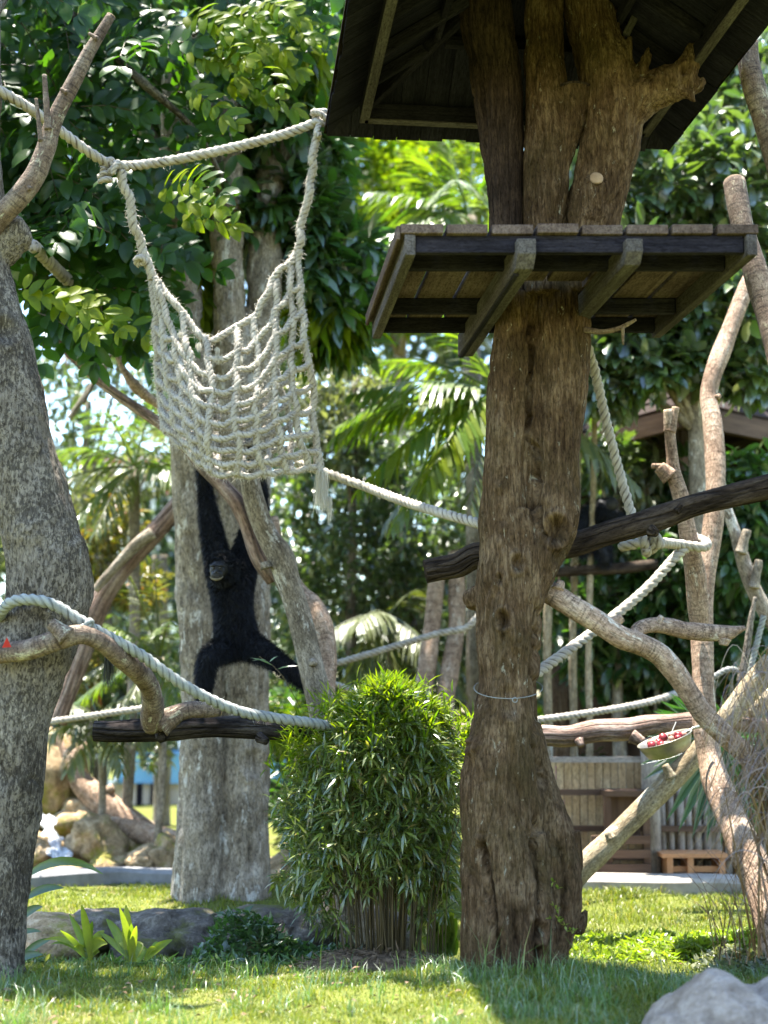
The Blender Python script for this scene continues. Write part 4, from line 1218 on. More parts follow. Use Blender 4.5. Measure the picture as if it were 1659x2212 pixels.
limb_thing('far_branch', 'thick blurred brown branch slanting behind the speckled left trunk', 'branch',
    [(120, 1560, 46, 12.4), (170, 1430, 44, 12.4), (212, 1310, 46, 12.4), (262, 1230, 44, 12.4), (320, 1165, 44, 12.4), (372, 1108, 42, 12.4), (430, 1030, 40, 12.4)], M['redlog'], amp=.05)
limb_thing('far_branch', 'thin pale blurred branch crossing the leaves left of the ape', 'branch', [(205, 1275, 16, 12.2), (240, 1235, 22, 12.2), (290, 1180, 26, 12.2), (330, 1150, 26, 12.2)], M['tan'])
for i, (pts) in enumerate(([(62, 745, 7, 13), (130, 738, 8, 13), (190, 722, 8, 13), (240, 700, 8, 13)], [(180, 870, 9, 13), (230, 780, 9, 13), (300, 690, 9, 13), (340, 640, 8, 13)], [(250, 800, 8, 13), (330, 740, 8, 13), (400, 700, 8, 13)], [(150, 905, 14, 14), (200, 830, 12, 14), (230, 790, 10, 14)])):
    limb_thing('far_twig', ['thin level twig blurred near the left trunk', 'thin blurred twig rising steeply left of the net', 'thin blurred twig crossing just left of the net', 'dull blurred stick among the low palms at left'][i], 'twig', pts, M['tan'])
limb_thing('far_pole', 'left of two sunlit pinkish poles seen under the log stub', 'pole', [(945, 1235, 36, 13.01), (938, 1300, 38, 12.919), (928, 1400, 40, 12.779), (915, 1500, 42, 12.639), (900, 1640, 44, 12.443), (890, 1885, 46, 12.1)], M['pink'], 'pinkish poles behind the trunk')
limb_thing('far_pole', 'right of two sunlit pinkish poles, half hidden by the dead trunk', 'pole', [(985, 1195, 34, 13.065999999999999), (988, 1280, 38, 12.947), (985, 1360, 38, 12.834999999999999), (972, 1450, 40, 12.709), (962, 1540, 42, 12.583), (950, 1885, 44, 12.1)], M['pink'], 'pinkish poles behind the trunk')
# red petal on the branch
m_ = MB(); c0 = P(13, 1397, 7.62)
m_.add([c0 + [-.022, 0, -.006], c0 + [.03, 0, -.002], c0 + [.008, -.02, .052], c0 + [.0, .015, .0]], [(0, 1, 2), (1, 3, 2), (3, 0, 2)])
tag(m_.build('fallen_petal', M['redpetal'], None, False), 'small bright red petal lying on the branch at the left edge', 'petal')
# wire round the trunk
m_ = MB()
t = np.linspace(0, 2 * np.pi, 60)
ring = np.array([P(1098 + 74 * math.cos(a), 1486 + 23 * math.sin(a), TY - .205 * math.sin(a)) for a in t])
m_.tube(ring, .0026, 6, cap=False)
wl = m_.build('wire_loop', M['wire'])
tag(wl, 'thin grey wire loop tied round the dead trunk at mid height', 'wire')
mm = MB(); cc = P(1112, 1512, TY - .225); a = np.linspace(0, 6.28 * 2.2, 30)
mm.tube(np.stack([cc[0] + .014 * np.cos(a), cc[1] - .01 + .003 * a / 6, cc[2] + .014 * np.sin(a)], -1), .003, 6)
mm.build('twist', M['wire'], wl)

# feeding bowl
bc = P(1436, 1598, 9.3)
tilt = Matrix.Rotation(R(-19), 3, 'Y') @ Matrix.Rotation(R(5), 3, 'X')
bowl = thing('feeding_bowl', 'dented steel bowl of red fruit hung tilted below the level log at right', 'bowl', bc)
def lathe(name, prof, mat, parent, seg=40, sq=1.0):
    v = []; f = []
    n = len(prof)
    for i in range(seg):
        a = 2 * math.pi * i / seg
        for (r, z) in prof:
            rr = r * (1 + .02 * math.sin(a * 3 + 1))
            v.append(np.array(tilt @ Vector((rr * math.cos(a), rr * math.sin(a), z))) + bc)
    for i in range(seg):
        j = (i + 1) % seg
        for k in range(n - 1):
            f.append((i * n + k, j * n + k, j * n + k + 1, i * n + k + 1))
    return mkobj(name, v, f, mat, parent)
BR = px(59, 9.3)
lathe('basin', [(.001, -.10), (BR * .66, -.10), (BR * .80, -.088), (BR * .93, -.035), (BR * .98, 0), (BR * 1.03, .004), (BR * 1.03, .010), (BR * .95, .004), (BR * .90, -.03), (BR * .76, -.075), (.001, -.08)], M['steel'], bowl)
hb = MB()
h0 = np.array(tilt @ Vector((BR, .0, .004))) + bc; h1 = P(1500, 1572, 9.3); h2 = P(1526, 1566, 9.36)
hb.tube(catmull(np.array([h0 * .7 + bc * .3, h0, h1, h2]), .01), .010, 8)
hb.build('handle', M['steel'], bowl)
hb = MB(); hb.tube(np.array([np.array(tilt @ Vector((BR * .4, .12, .0))) + bc, P(1460, 1560, 9.7)]), .0035, 6); hb.build('hanging_wire', M['wire'], bowl)
for i in range(18):
    a = random.random() * 6.28; r = BR * .72 * math.sqrt(random.random())
    c = np.array(tilt @ Vector((r * math.cos(a), r * math.sin(a), -.022 + random.random() * .035))) + bc
    m2 = MB(); s = random.uniform(.02, .038)
    d = rnd_dirs(1)[0] * s * .8
    tt = np.linspace(-1, 1, 6)
    m2.tube(c + d * tt[:, None], s * np.sqrt(1.05 - tt ** 2), 8, .1, 40, i)
    o = m2.build('fruit_piece', M['fruit'] if random.random() < .72 else M['fruitpale'])
    tag(o, 'piece of chopped fruit heaped in the steel bowl', 'fruit', 'fruit pieces in the steel bowl')

# boulder in the right corner
def rock(name, label, c, r, mat, sd, group=None, amp=.28, sub=5, cat='rock', rot=0.0, fr=1.1):
    bm = bmesh.new()
    bmesh.ops.create_icosphere(bm, subdivisions=sub, radius=1)
    v = np.array([q.co[:] for q in bm.verts])
    f = [[q.index for q in fc.verts] for fc in bm.faces]
    bm.free()
    d = 1 + amp * 1.8 * fbm(v * fr + sd, 4) + .05 * fbm(v * 6 + sd, 4)
    d -= .10 * np.clip(1 - np.abs(vnoise(v * 2.2 + sd * 2)) * 5, 0, 1)
    qd = np.sign(v) * np.abs(v) ** .8
    v = qd / np.linalg.norm(qd, axis=1)[:, None] * (1 + .10 * (np.abs(qd).max(1) - .7))[:, None]
    v = v * d[:, None] * np.asarray(r)
    ca, sa = math.cos(rot), math.sin(rot)
    v = v @ np.array([[ca, sa, 0], [-sa, ca, 0], [0, 0, 1]])
    v = v + np.asarray(c)
    return tag(mkobj(name, v, np.array(f), mat), label, cat, group)
def boulder():
    n = 150
    us = np.linspace(-.62, 1.0, n); ws = np.linspace(-.62, .6, n)
    U, W = np.meshgrid(us, ws)
    e = (np.abs((U - .20) / .60) ** 2.6 + np.abs(W / .5) ** 2.4)
    h = .29 * np.clip(1 - e, 0, 1) ** .5
    h += .075 * np.exp(-(((U + .06) / .13) ** 2 + ((W + .02) / .26) ** 2)) * (e < 1.1)
    h -= .05 * np.exp(-(((U - .14) / .08) ** 2 + (W / .5) ** 2))
    h += .02 * np.exp(-(((U - .4) / .2) ** 2 + (W / .5) ** 2))
    q = np.stack([U, W, 0 * U], -1)
    h += .04 * fbm(q * 2.6 + 3, 4) + .022 * fbm((q + .1 * fbm(q * 4, 2)[..., None]) * [14, 6, 1], 4) + .010 * fbm(q * [60, 22, 1], 3) - .06
    bx, by = P(1560, 2100, 6.45)[0] + .02, 6.45
    h += .035 * (e < 1)
    v = np.stack([bx + U, by + W, h + .0], -1).reshape(-1, 3)
    i = np.arange(n - 1)[None] + (np.arange(n - 1) * n)[:, None]
    f = np.stack([i, i + 1, i + 1 + n, i + n], -1).reshape(-1, 4)
    # a buried rim so that the rock is closed below the turf
    o = mkobj('boulder', v, f, M['boulder'])
    tag(o, 'smooth grey boulder in the grass at the lower right corner', 'boulder')
boulder()

# ------------------------------------------------------------------ the ape
def skin_body(name, joints, edges, mat, parent=None, sub=2, grow=1.0):
    """joints: name -> (u, v, Y, radius px or (rx, ry) px)"""
    names = list(joints)
    me = bpy.data.meshes.new(name)
    me.from_pydata([P(*joints[k][:3]).tolist() for k in names], [(names.index(a), names.index(b)) for a, b in edges], [])
    o = link(name, me)
    o.modifiers.new('s', 'SKIN')
    sv = me.skin_vertices[0].data
    for i, k in enumerate(names):
        r = joints[k][3]
        Y = joints[k][2]
        if not isinstance(r, tuple): r = r * grow
        sv[i].radius = (px(r, Y), px(r, Y)) if not isinstance(r, tuple) else (px(r[0], Y), px(r[1], Y))
        sv[i].use_root = (i == 0)
    sb = o.modifiers.new('d', 'SUBSURF'); sb.levels = sub
    dg = bpy.context.evaluated_depsgraph_get()
    m2 = bpy.data.meshes.new_from_object(o.evaluated_get(dg))
    bpy.data.objects.remove(o)
    m2.name = name
    m2.materials.clear(); m2.materials.append(mat)
    m2.polygons.foreach_set('use_smooth', np.ones(len(m2.polygons), dtype=bool))
    return link(name, m2, parent)

def fur(name, body, n, ln, mat, parent, avoid=(), wid=.0035, down=.55):
    me = body.data
    me.calc_loop_triangles()
    tri = np.empty(len(me.loop_triangles) * 3, np.int32); me.loop_triangles.foreach_get('vertices', tri); tri = tri.reshape(-1, 3)
    co = np.empty(len(me.vertices) * 3, np.float32); me.vertices.foreach_get('co', co); co = co.reshape(-1, 3).astype(float)
    a, b, c = co[tri[:, 0]], co[tri[:, 1]], co[tri[:, 2]]
    nr = np.cross(b - a, c - a); ar = np.linalg.norm(nr, axis=1); nr = nr / (ar[:, None] + 1e-12)
    i = RNG.choice(len(tri), n, p=ar / ar.sum())
    r1, r2 = np.sqrt(RNG.random(n)), RNG.random(n)
    p = a[i] * (1 - r1)[:, None] + b[i] * (r1 * (1 - r2))[:, None] + c[i] * (r1 * r2)[:, None]
    nn = nr[i]
    keep = np.ones(n, bool)
    for (q, rad) in avoid:
        keep &= np.linalg.norm(p - q, axis=1) > rad
    p, nn = p[keep], nn[keep]
    m = len(p)
    d = nn * .75 + .35 * rnd_dirs(m); d[:, 2] -= down
    d /= np.linalg.norm(d, axis=1)[:, None]
    l = ln * (.5 + .8 * RNG.random(m))
    s = np.cross(d, rnd_dirs(m)); s /= np.linalg.norm(s, axis=1)[:, None] + 1e-9; s *= wid / 2
    mid = p + d * (l * .55)[:, None]
    d2 = d.copy(); d2[:, 2] -= .5
    t = mid + d2 * (l * .5)[:, None]
    v = np.stack([p - s, p + s, mid + s * .8, mid - s * .8, t], 1).reshape(-1, 3)
    k = (np.arange(m) * 5)[:, None]
    f = np.concatenate([k + [0, 1, 2], k + [0, 2, 3], k + [3, 2, 4]], 0)
    return kind(mkobj(name, v, f, mat, parent, False), 'stuff')

GY = 10.3
ape = thing('gibbon', 'large black gibbon hanging by both arms from a branch with legs spread', 'ape', P(510, 1405, GY))
J = {
    'pelvis': (511, 1384, GY, (42, 34)), 'waist': (506, 1335, GY, (45, 36)), 'chest': (501, 1278, GY, (55, 42)), 'upper': (501, 1236, GY, (52, 36)),
    'neck': (492, 1226, GY - .06, 26), 'skull': (482, 1226, GY - .13, 28),
    'lsh': (472, 1208, GY, 28), 'larm1': (460, 1160, GY, 23), 'lelb': (449, 1100, GY, 16.5), 'lfore': (443, 1050, GY, 11.5), 'lwr': (438, 1012, GY - .1, 9), 'lhand': (436, 996, GY - .18, 9),
    'rsh': (528, 1212, GY + .05, 30), 'rarm1': (540, 1162, GY + .08, 26), 'relb': (560, 1104, GY + .1, 17), 'rfore': (566, 1058, GY + .05, 9), 'rwr': (558, 1010, GY - .05, 8), 'rhand': (546, 972, GY - .25, 9),
    'lhip': (492, 1398, GY - .02, 30), 'lthigh': (470, 1406, GY - .12, 25), 'lknee': (450, 1414, GY - .22, 19), 'lshin': (443, 1452, GY - .16, 18), 'lank': (440, 1500, GY - .12, 12), 'lfoot': (440, 1528, GY - .2, 10),
    'rhip': (534, 1390, GY - .02, 30), 'rthigh': (566, 1405, GY - .08, 25), 'rknee': (600, 1426, GY - .12, 18), 'rshin': (632, 1452, GY - .12, 16), 'rank': (662, 1478, GY - .12, 12), 'rfoot': (690, 1492, GY - .18, 10),
}
E = [('pelvis', 'waist'), ('waist', 'chest'), ('chest', 'upper'), ('upper', 'neck'), ('neck', 'skull'),
     ('upper', 'lsh'), ('lsh', 'larm1'), ('larm1', 'lelb'), ('lelb', 'lfore'), ('lfore', 'lwr'), ('lwr', 'lhand'),
     ('upper', 'rsh'), ('rsh', 'rarm1'), ('rarm1', 'relb'), ('relb', 'rfore'), ('rfore', 'rwr'), ('rwr', 'rhand'),
     ('pelvis', 'lhip'), ('lhip', 'lthigh'), ('lthigh', 'lknee'), ('lknee', 'lshin'), ('lshin', 'lank'), ('lank', 'lfoot'),
     ('pelvis', 'rhip'), ('rhip', 'rthigh'), ('rthigh', 'rknee'), ('rknee', 'rshin'), ('rshin', 'rank'), ('rank', 'rfoot')]
body = skin_body('body', J, E, M['fur'], ape)
def ball(name, c, r, mat, parent, amp=0.0, seg=18):
    tt = np.cos(np.linspace(np.pi, 0, 12))
    c = np.asarray(c, float); r = np.asarray(r, float)
    ph = np.linspace(0, 2 * np.pi, seg, endpoint=False)
    v = np.stack([np.sqrt(1 - tt ** 2)[:, None] * np.cos(ph), np.sqrt(1 - tt ** 2)[:, None] * np.sin(ph), tt[:, None] + 0 * ph], -1)
    if amp: v = v * (1 + amp * fbm(v * 2.5, 3))[..., None]
    v = v.reshape(-1, 3) * r + c
    f = []
    for i in range(11):
        for j in range(seg):
            k = (j + 1) % seg
            f.append((i * seg + j, i * seg + k, (i + 1) * seg + k, (i + 1) * seg + j))
    return mkobj(name, v, f, mat, parent)
HY = GY - .21
hc = P(480, 1227, HY)
pz = px(1, HY)
head = ball('head', hc + [0, .02, 0], np.array([34, 35, 34]) * pz, M['fur'], ape, .06)
fc = P(470, 1232, HY - .10)
face = ball('face', fc, np.array([17, 14, 19]) * pz, M['skin'], ape)
for s in (-1, 1):
    ball('brow', fc + np.array([s * 7.5, -9, 9]) * pz, np.array([8, 7, 4]) * pz, M['skin'], face)
    ball('eye', fc + np.array([s * 7, -13, 4]) * pz, np.array([2.8, 2.5, 2.6]) * pz, M['eye'], face)
    ball('nostril', fc + np.array([s * 3.0, -21.5, -7.5]) * pz, np.array([2.2, 2, 1.7]) * pz, M['eye'], face)
ball('muzzle', fc + np.array([0, -10, -11]) * pz, np.array([13.5, 12, 11]) * pz, M['skin'], face)
ball('nose', fc + np.array([0, -18, -5]) * pz, np.array([5, 5, 4.5]) * pz, M['skin'], face)
m_ = MB()
ang = np.linspace(R(205), R(335), 14)
m_.tube(np.stack([fc[0] + np.cos(ang) * 15.5 * pz, fc[1] - (12 + 9 * np.sin(-ang)) * pz, fc[2] + (-10 + np.sin(ang) * 11.5) * pz], -1), np.concatenate([np.linspace(1.0, 3.2, 7), np.linspace(3.2, 1.0, 7)]) * pz, 10)
m_.build('pale_chin', M['chin'], face)
m_ = MB()
ang = np.linspace(R(200), R(340), 12)
m_.tube(np.stack([fc[0] + np.cos(ang) * 8 * pz, fc[1] - 22 * pz + 0 * ang, fc[2] + (-12 + np.sin(ang) * 3.4) * pz], -1), 1.0 * pz, 6)
m_.build('mouth', M['eye'], face)
ball('ear', P(509, 1223, HY), np.array([6, 4, 8]) * pz, M['skin'], ape)
# hooked fingers and gripping toes
def fingers(u, v, Y, dirs, ln, r, nm):
    p = P(u, v, Y)
    for i, dx in enumerate(dirs):
        q = np.array([p + [dx * pz, .02, 0], p + [dx * 1.3 * pz, -.02, ln * .45], p + [dx * 1.4 * pz, -.07, ln * .62], p + [dx * 1.4 * pz, -.12, ln * .45], p + [dx * 1.3 * pz, -.125, ln * .1]])
        c = catmull(q, .012)
        m2 = MB(); m2.tube(c, np.linspace(r, r * .7, len(c)), 8); m2.build(nm, M['skin'], ape)
fingers(436, 998, GY - .22, (-8, -3, 2, 7), .12, .0105, 'finger')
fingers(545, 974, GY - .30, (-8, -3, 2, 7), .12, .0105, 'finger')
m_ = MB(); q = P(442, 1006, GY - .24); m_.tube(catmull(np.array([q, q + [.05, -.03, .02], q + [.07, -.06, .05]]), .01), .011, 8); m_.build('thumb', M['skin'], ape)
m_ = MB(); q = P(551, 982, GY - .30); m_.tube(catmull(np.array([q, q + [.05, -.03, .02], q + [.07, -.06, .05]]), .01), .011, 8); m_.build('thumb', M['skin'], ape)
fur('hair', body, 60000, .044, M['fur'], ape, [(fc, .095)], wid=.003)
fur('head_hair', head, 7000, .028, M['fur'], ape, [(fc + [0, -.03, 0], .085)], down=.2)

G2 = 13.0
ape2 = thing('gibbon', 'second black gibbon crouching in the deep shade behind the crossing log', 'ape', P(1290, 1180, G2))
J2 = {'pelvis': (1262, 1170, G2, 30), 'chest': (1280, 1130, G2, 34), 'neck': (1305, 1098, G2 - .1, 24), 'skull': (1317, 1084, G2 - .15, 25),
      'sh': (1300, 1112, G2 - .15, 20), 'el': (1345, 1120, G2 - .3, 14), 'hand': (1368, 1148, G2 - .3, 10), 'sh2': (1262, 1118, G2 - .1, 18), 'el2': (1248, 1160, G2 - .25, 14), 'hand2': (1262, 1205, G2 - .3, 10),
      'kn': (1300, 1175, G2 - .3, 20), 'ft': (1310, 1225, G2 - .3, 13)}
E2 = [('pelvis', 'chest'), ('chest', 'neck'), ('neck', 'skull'), ('chest', 'sh'), ('sh', 'el'), ('el', 'hand'), ('chest', 'sh2'), ('sh2', 'el2'), ('el2', 'hand2'), ('pelvis', 'kn'), ('kn', 'ft')]
b2 = skin_body('body', J2, E2, M['fur'], ape2)
fur('hair', b2, 9000, .05, M['fur'], ape2)
ball('face', P(1322, 1088, G2 - .42), np.array([13, 8, 14]) * px(1, G2), M['skin'], ape2)
limb_thing('perch_branch', 'dim branch under the second gibbon behind the crossing log', 'branch', [(1180, 1238, 24, 12.8), (1260, 1232, 26, 12.8), (1340, 1228, 24, 12.8), (1420, 1218, 22, 12.8)], M['darkbark'])

# ------------------------------------------------------------------ foliage builders
def project(p):
    q = p - EYE
    dep = q[:, 1] * math.cos(TH) + q[:, 2] * math.sin(TH)
    hgt = -q[:, 1] * math.sin(TH) + q[:, 2] * math.cos(TH)
    return CX + FPX * q[:, 0] / dep, CY - FPX * hgt / dep, dep

def pick_front(pos, ln, k):
    """the k leaves in frame that show largest"""
    u, v, d = project(pos)
    ok = (u > 0) & (u < 1659) & (v > 0) & (v < 2212)
    sc = np.where(ok, ln / d ** 3, -1)
    idx = np.argsort(-sc)[:k]
    return idx[sc[idx] > 0]

def foliage(parent, L, kindname, mat, pick=0, leafname='leaf', stuffname='foliage'):
    pos, d, up, ln, wd = L
    m = np.ones(len(pos), bool)
    if pick:
        idx = pick_front(pos, ln, pick)
        leaf_objs(leafname, pos, d, up, ln, wd, kindname, mat, parent, idx)
        m[idx] = False
    kind(leaves_obj(stuffname, pos[m], d[m], up[m], ln[m], wd[m], kindname, mat, parent), 'stuff')

def cat_l(Ls):
    return tuple(np.concatenate([l[i] for l in Ls], 0) for i in range(5))

def crown(parent, blobs, per, ln, wd, kindname, mat, droop=.2, spread=.7, pick=0, name='foliage', cull=None, shell=.5):
    """blobs: (u, v, Y, ru, rv, depth radius m, clusters)"""
    Ls = []
    for (u, v, Y, ru, rv, rd, n) in blobs:
        c = P(u, v, Y)
        p, d = blob_points(n, c, (px(ru, Y), rd, px(rv, Y)), shell)
        d = d * [1, 1, .8] + [0, 0, .15]
        d /= np.linalg.norm(d, axis=1)[:, None]
        if cull is not None:
            k = cull(p); p, d = p[k], d[k]
        Ls.append(clusters(p, d, per, ln, wd, droop, spread))
    foliage(parent, cat_l(Ls), kindname, mat, pick, stuffname=name)

def twigs(parent, segs, mat, name='limb'):
    for pts in segs:
        limb(name, pts, mat, parent, seg=9, amp=.06)

# ------------------------------------------------------------------ the left tree
LT = 8.05
def S4(u, v, w, Y=LT):
    return np.append(P(u, v, Y), px(w, Y) / 2)
ltree = thing('leafy_tree', 'grey speckled tree trunk at the left edge with dark broad leaves spreading above the net', 'tree', P(-35, 2075, LT) * [1, 1, 0])
fused('trunk', [[S4(-38, 2130, 190), S4(-34, 2050, 166), S4(-12, 1850, 166), S4(10, 1680, 166), S4(28, 1540, 164), S4(60, 1420, 172), S4(100, 1300, 184), S4(107, 1230, 184), S4(92, 1160, 172), S4(62, 1060, 166), S4(38, 960, 160), S4(12, 850, 158), S4(-12, 740, 158), S4(-40, 640, 150), S4(-52, 560, 140), S4(-58, 440, 138), S4(-62, 300, 130), S4(-58, 100, 120), S4(-50, -150, 110)],
               [S4(-20, 560, 70), S4(20, 520, 84), S4(46, 498, 76), S4(58, 490, 60)],
               [S4(150, 1235, 60), S4(170, 1270, 54), S4(150, 1340, 40)],
               [S4(40, 900, 60, LT - .1), S4(95, 1010, 50, LT - .1), S4(120, 1090, 40, LT - .08)]],
      M['grey'], ltree, .014, .016, [(*P(60, 1150, LT - .2), .1, .03), (*P(10, 720, LT - .15), .08, -.04), (*P(105, 1370, LT - .26), .05, .06)], 4, .006, .008)
twigs(ltree, [[(-60, 60, 60, LT), (20, -60, 46, 9.2), (160, 40, 30, 10.4), (330, 60, 24, 10.6), (480, 80, 16, 10.8)], [(-55, 60, 60, LT), (80, -120, 50, 8.9), (300, -200, 40, 9.8), (560, -160, 24, 10.4)],
              [(160, 40, 24, 10.4), (180, 260, 20, 10.4), (260, 420, 16, 10.4), (330, 520, 10, 10.4)], [(180, 60, 24, 10.4), (300, 170, 22, 10), (420, 280, 14, 10.2), (480, 380, 8, 10.3)]], M['grey'])
def sprays(bases, dirs, rl, pairs, ln, wd):
    """pinnate sprays: leaflets in pairs along a hanging stalk"""
    n = len(bases)
    pos, dd, up = [], [], []
    stalks = []
    for b, d in zip(bases, dirs):
        d = d / np.linalg.norm(d)
        side = np.cross(d, [0, -1, .35]); side /= np.linalg.norm(side) + 1e-9
        nrm = np.cross(side, d)
        L = rl * random.uniform(.75, 1.2)
        pts = []
        for k in range(pairs + 1):
            t = k / pairs
            p = b + d * L * t + np.array([0, 0, -.30 * L * t * t])
            pts.append(p)
            if k == 0: continue
            tang = d + np.array([0, 0, -.6 * t])
            for s in (-1, 1):
                q = tang * .55 + side * s * random.uniform(.7, 1.1) + rnd_dirs(1)[0] * .16 + np.array([0, 0, -.18])
                pos.append(p); dd.append(q); up.append(nrm + rnd_dirs(1)[0] * .35)
        pos.append(pts[-1]); dd.append(d + np.array([0, 0, -.6])); up.append(nrm)
        stalks.append(np.array(pts))
    N = len(pos)
    dd = np.array(dd); dd /= np.linalg.norm(dd, axis=1)[:, None]
    return (np.array(pos), dd, np.array(up), ln * (.7 + .5 * RNG.random(N)), wd * (.75 + .4 * RNG.random(N))), stalks
def stalk_obj(stalks, parent, mat, r=.004):
    mb = MB()
    for s in stalks:
        mb.tube(s[::2] if len(s) > 4 else s, r, 4, cap=False)
    kind(mb.build('stalks', mat, parent), 'stuff')
def shades(q, xr, yr, h, pad=.12):
    x = q[0] - SUNV.x / SUNV.z * (q[2] - h); y = q[1] - SUNV.y / SUNV.z * (q[2] - h)
    return q[2] > h and xr[0] - pad < x + .1 and x - .1 < xr[1] + pad and yr[0] - pad < y < yr[1] + pad
vv = np.array([-420, 0, 100, 200, 300, 400, 500, 600, 660, 720]); uu = np.array([700, 700, 650, 560, 530, 500, 430, 400, 330, 110])
bs, ds = [], []
while len(bs) < 540:
    v = random.uniform(-420, 690); u = random.uniform(-260, 700)
    if u > np.interp(v, vv, uu) - 45: continue
    edge = (np.interp(v, vv, uu) - u) / 400
    if v > 500 and u < 60 : continue
    Y = random.uniform(8.9, 10.9) if v > -50 else random.uniform(8.6, 11.5)
    Y = max(Y, 7.55 + .1 * (P(u, v, Y)[2]))
    if v > 350: Y = random.uniform(9.1, 10.4)
    q = P(u, v, Y)
    if shades(q, (-.8, .6), (8.5, 9.6), 1.3) or shades(q, (-1.5, -.35), (8.55, 9.15), 3.3) or shades(q, (-2.1, -1.3), (8.4, 8.95), .2): continue
    bs.append(P(u, v, Y)); ds.append(np.array([random.uniform(-.2, .9), random.uniform(-.7, .3), random.uniform(-.75, .25)]))
L_, st_ = sprays(bs, ds, .50, 5, .185, .10)
foliage(ltree, L_, 'oval', M['leafnear'], 300)
stalk_obj(st_, ltree, M['culm'])
# yellower sprays on the crown's outer edge, sunlight put into their colour
bs, ds = [], []
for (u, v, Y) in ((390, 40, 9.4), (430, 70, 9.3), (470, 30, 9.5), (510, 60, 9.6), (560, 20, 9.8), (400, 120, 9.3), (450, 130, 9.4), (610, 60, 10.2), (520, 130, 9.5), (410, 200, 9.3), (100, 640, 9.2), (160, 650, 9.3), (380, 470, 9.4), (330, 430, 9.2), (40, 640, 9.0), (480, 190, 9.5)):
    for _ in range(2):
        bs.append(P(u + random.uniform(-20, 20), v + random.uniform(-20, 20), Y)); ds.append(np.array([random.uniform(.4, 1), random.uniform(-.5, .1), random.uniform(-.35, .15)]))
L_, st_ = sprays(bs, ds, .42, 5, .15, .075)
foliage(ltree, L_, 'oval', M['leafyel'], 0, stuffname='suntint_foliage')

# ------------------------------------------------------------------ the big tree behind the ape
GT = 11.3
def G4(u, v, w, Y=GT):
    return np.append(P(u, v, Y), px(w, Y) / 2)
gtree = thing('big_tree', 'massive mottled grey tree behind the black ape, splitting into three stems behind the net', 'tree', P(475, 1930, GT) * [1, 1, 0])
fused('trunk', [[G4(440, 1990, 150), G4(438, 1900, 132), G4(442, 1800, 118), G4(446, 1650, 112), G4(446, 1450, 110), G4(438, 1200, 124), G4(425, 1000, 120), G4(408, 800, 100), G4(392, 600, 88), G4(384, 400, 80), G4(380, 150, 70)],
               [G4(532, 1990, 116, GT - .06), G4(532, 1900, 104, GT - .06), G4(534, 1750, 94, GT - .05), G4(536, 1550, 92, GT - .04), G4(534, 1350, 98, GT - .03), G4(522, 1150, 112), G4(508, 980, 110), G4(496, 800, 84), G4(491, 600, 74), G4(488, 400, 70), G4(484, 150, 60)],
               [G4(546, 1100, 70, GT + .1), G4(556, 900, 80, GT + .1), G4(566, 700, 76, GT + .15), G4(578, 480, 72, GT + .2), G4(610, 220, 60, GT + .3)]],
      M['tan'], gtree, .02, .026, [(*P(455, 1760, GT - .3), .12, .05), (*P(545, 1650, GT - .2), .1, -.04)], 2, .008, .02)
twigs(gtree, [[(384, 420, 44, GT), (300, 250, 34, 11.8), (220, 120, 20, 12.2)], [(600, 300, 46, GT + .3), (680, 200, 34, 11.9), (740, 120, 18, 12.2)], [(488, 300, 50, GT), (560, 130, 36, 11.8), (600, -40, 24, 12)]], M['tan'])
crown(gtree, [(480, 250, 12.2, 260, 170, 1.0, 150), (640, 330, 11.9, 110, 130, .7, 120), (620, 180, 12.2, 130, 130, .8, 110), (580, 440, 11.7, 130, 80, .6, 90), (660, 520, 11.9, 90, 150, .6, 120), (730, 620, 12.2, 90, 160, .6, 120), (480, 60, 12.3, 300, 160, 1.2, 110), (700, 20, 12.6, 60, 120, .8, 26), (430, 480, 11.6, 130, 90, .5, 70)], 9, .26, .085, 'lance', M['leafrose'], .45, .7, 240)
crown(gtree, [(432, 640, 11.5, 26, 110, .2, 26), (700, 690, 12.0, 90, 60, .4, 40), (640, 150, 11.6, 80, 60, .4, 26)], 7, .28, .08, 'lance', M['leafyel'], .9, .5, 0, 'hanging_foliage')

# ------------------------------------------------------------------ the bamboo bush
BY = 9.0
bush = thing('bamboo_bush', 'dense clipped bamboo bush with a rounded leafy head between the ape and the dead trunk', 'bush', P(835, 2050, 8.4) * [1, 1, 0])
def bush_bounds(v):
    l = np.interp(v, [1488, 1510, 1540, 1580, 1640, 1700, 1800, 1880, 1960, 2010], [798, 764, 726, 690, 642, 604, 580, 588, 628, 672])
    r = np.interp(v, [1488, 1510, 1540, 1580, 1640, 1700, 1800, 1880, 1960, 2010], [862, 912, 958, 988, 1006, 1014, 1010, 1000, 985, 960])
    return l, r
bp, bo = [], []
while len(bp) < 3500:
    v = random.uniform(1490, 2005); l, r = bush_bounds(v)
    w = (l + r) / 2; h = (r - l) / 2
    a = random.uniform(0, 2 * math.pi); s = random.random() ** .33
    x = math.cos(a) * s; y = math.sin(a) * s
    lim = .35 + .3 * min(1, (v - 1800) / 150)
    if v > 1800 and y < .3 and abs(x + .12 * math.sin(v * .05)) < lim and random.random() < min(1, (v - 1800) / 100) * .9: continue
    if v > 1930 and (abs(x) < .6 or random.random() < .5): continue
    dep = (.30 + .28 * math.sin(min(1, (v - 1460) / 190) * 1.57))
    Yp = BY + y * dep
    bump = 30 * float(vnoise(np.array([[x * 3.1, v * .02, y * 3.0]]))[0])
    if vnoise(np.array([[x * 2.6 + 9, v * .012, y * 2.2]]))[0] < -.36 and v > 1520: continue
    bp.append(P(w + x * (h - 22) + bump, v, Yp)); top = max(0, (1600 - v) / 130)
    o = np.array([x * .8, y * .8 - .25, -.35 + top * 1.1]); bo.append(o / np.linalg.norm(o))
bp, bo = np.array(bp), np.array(bo)
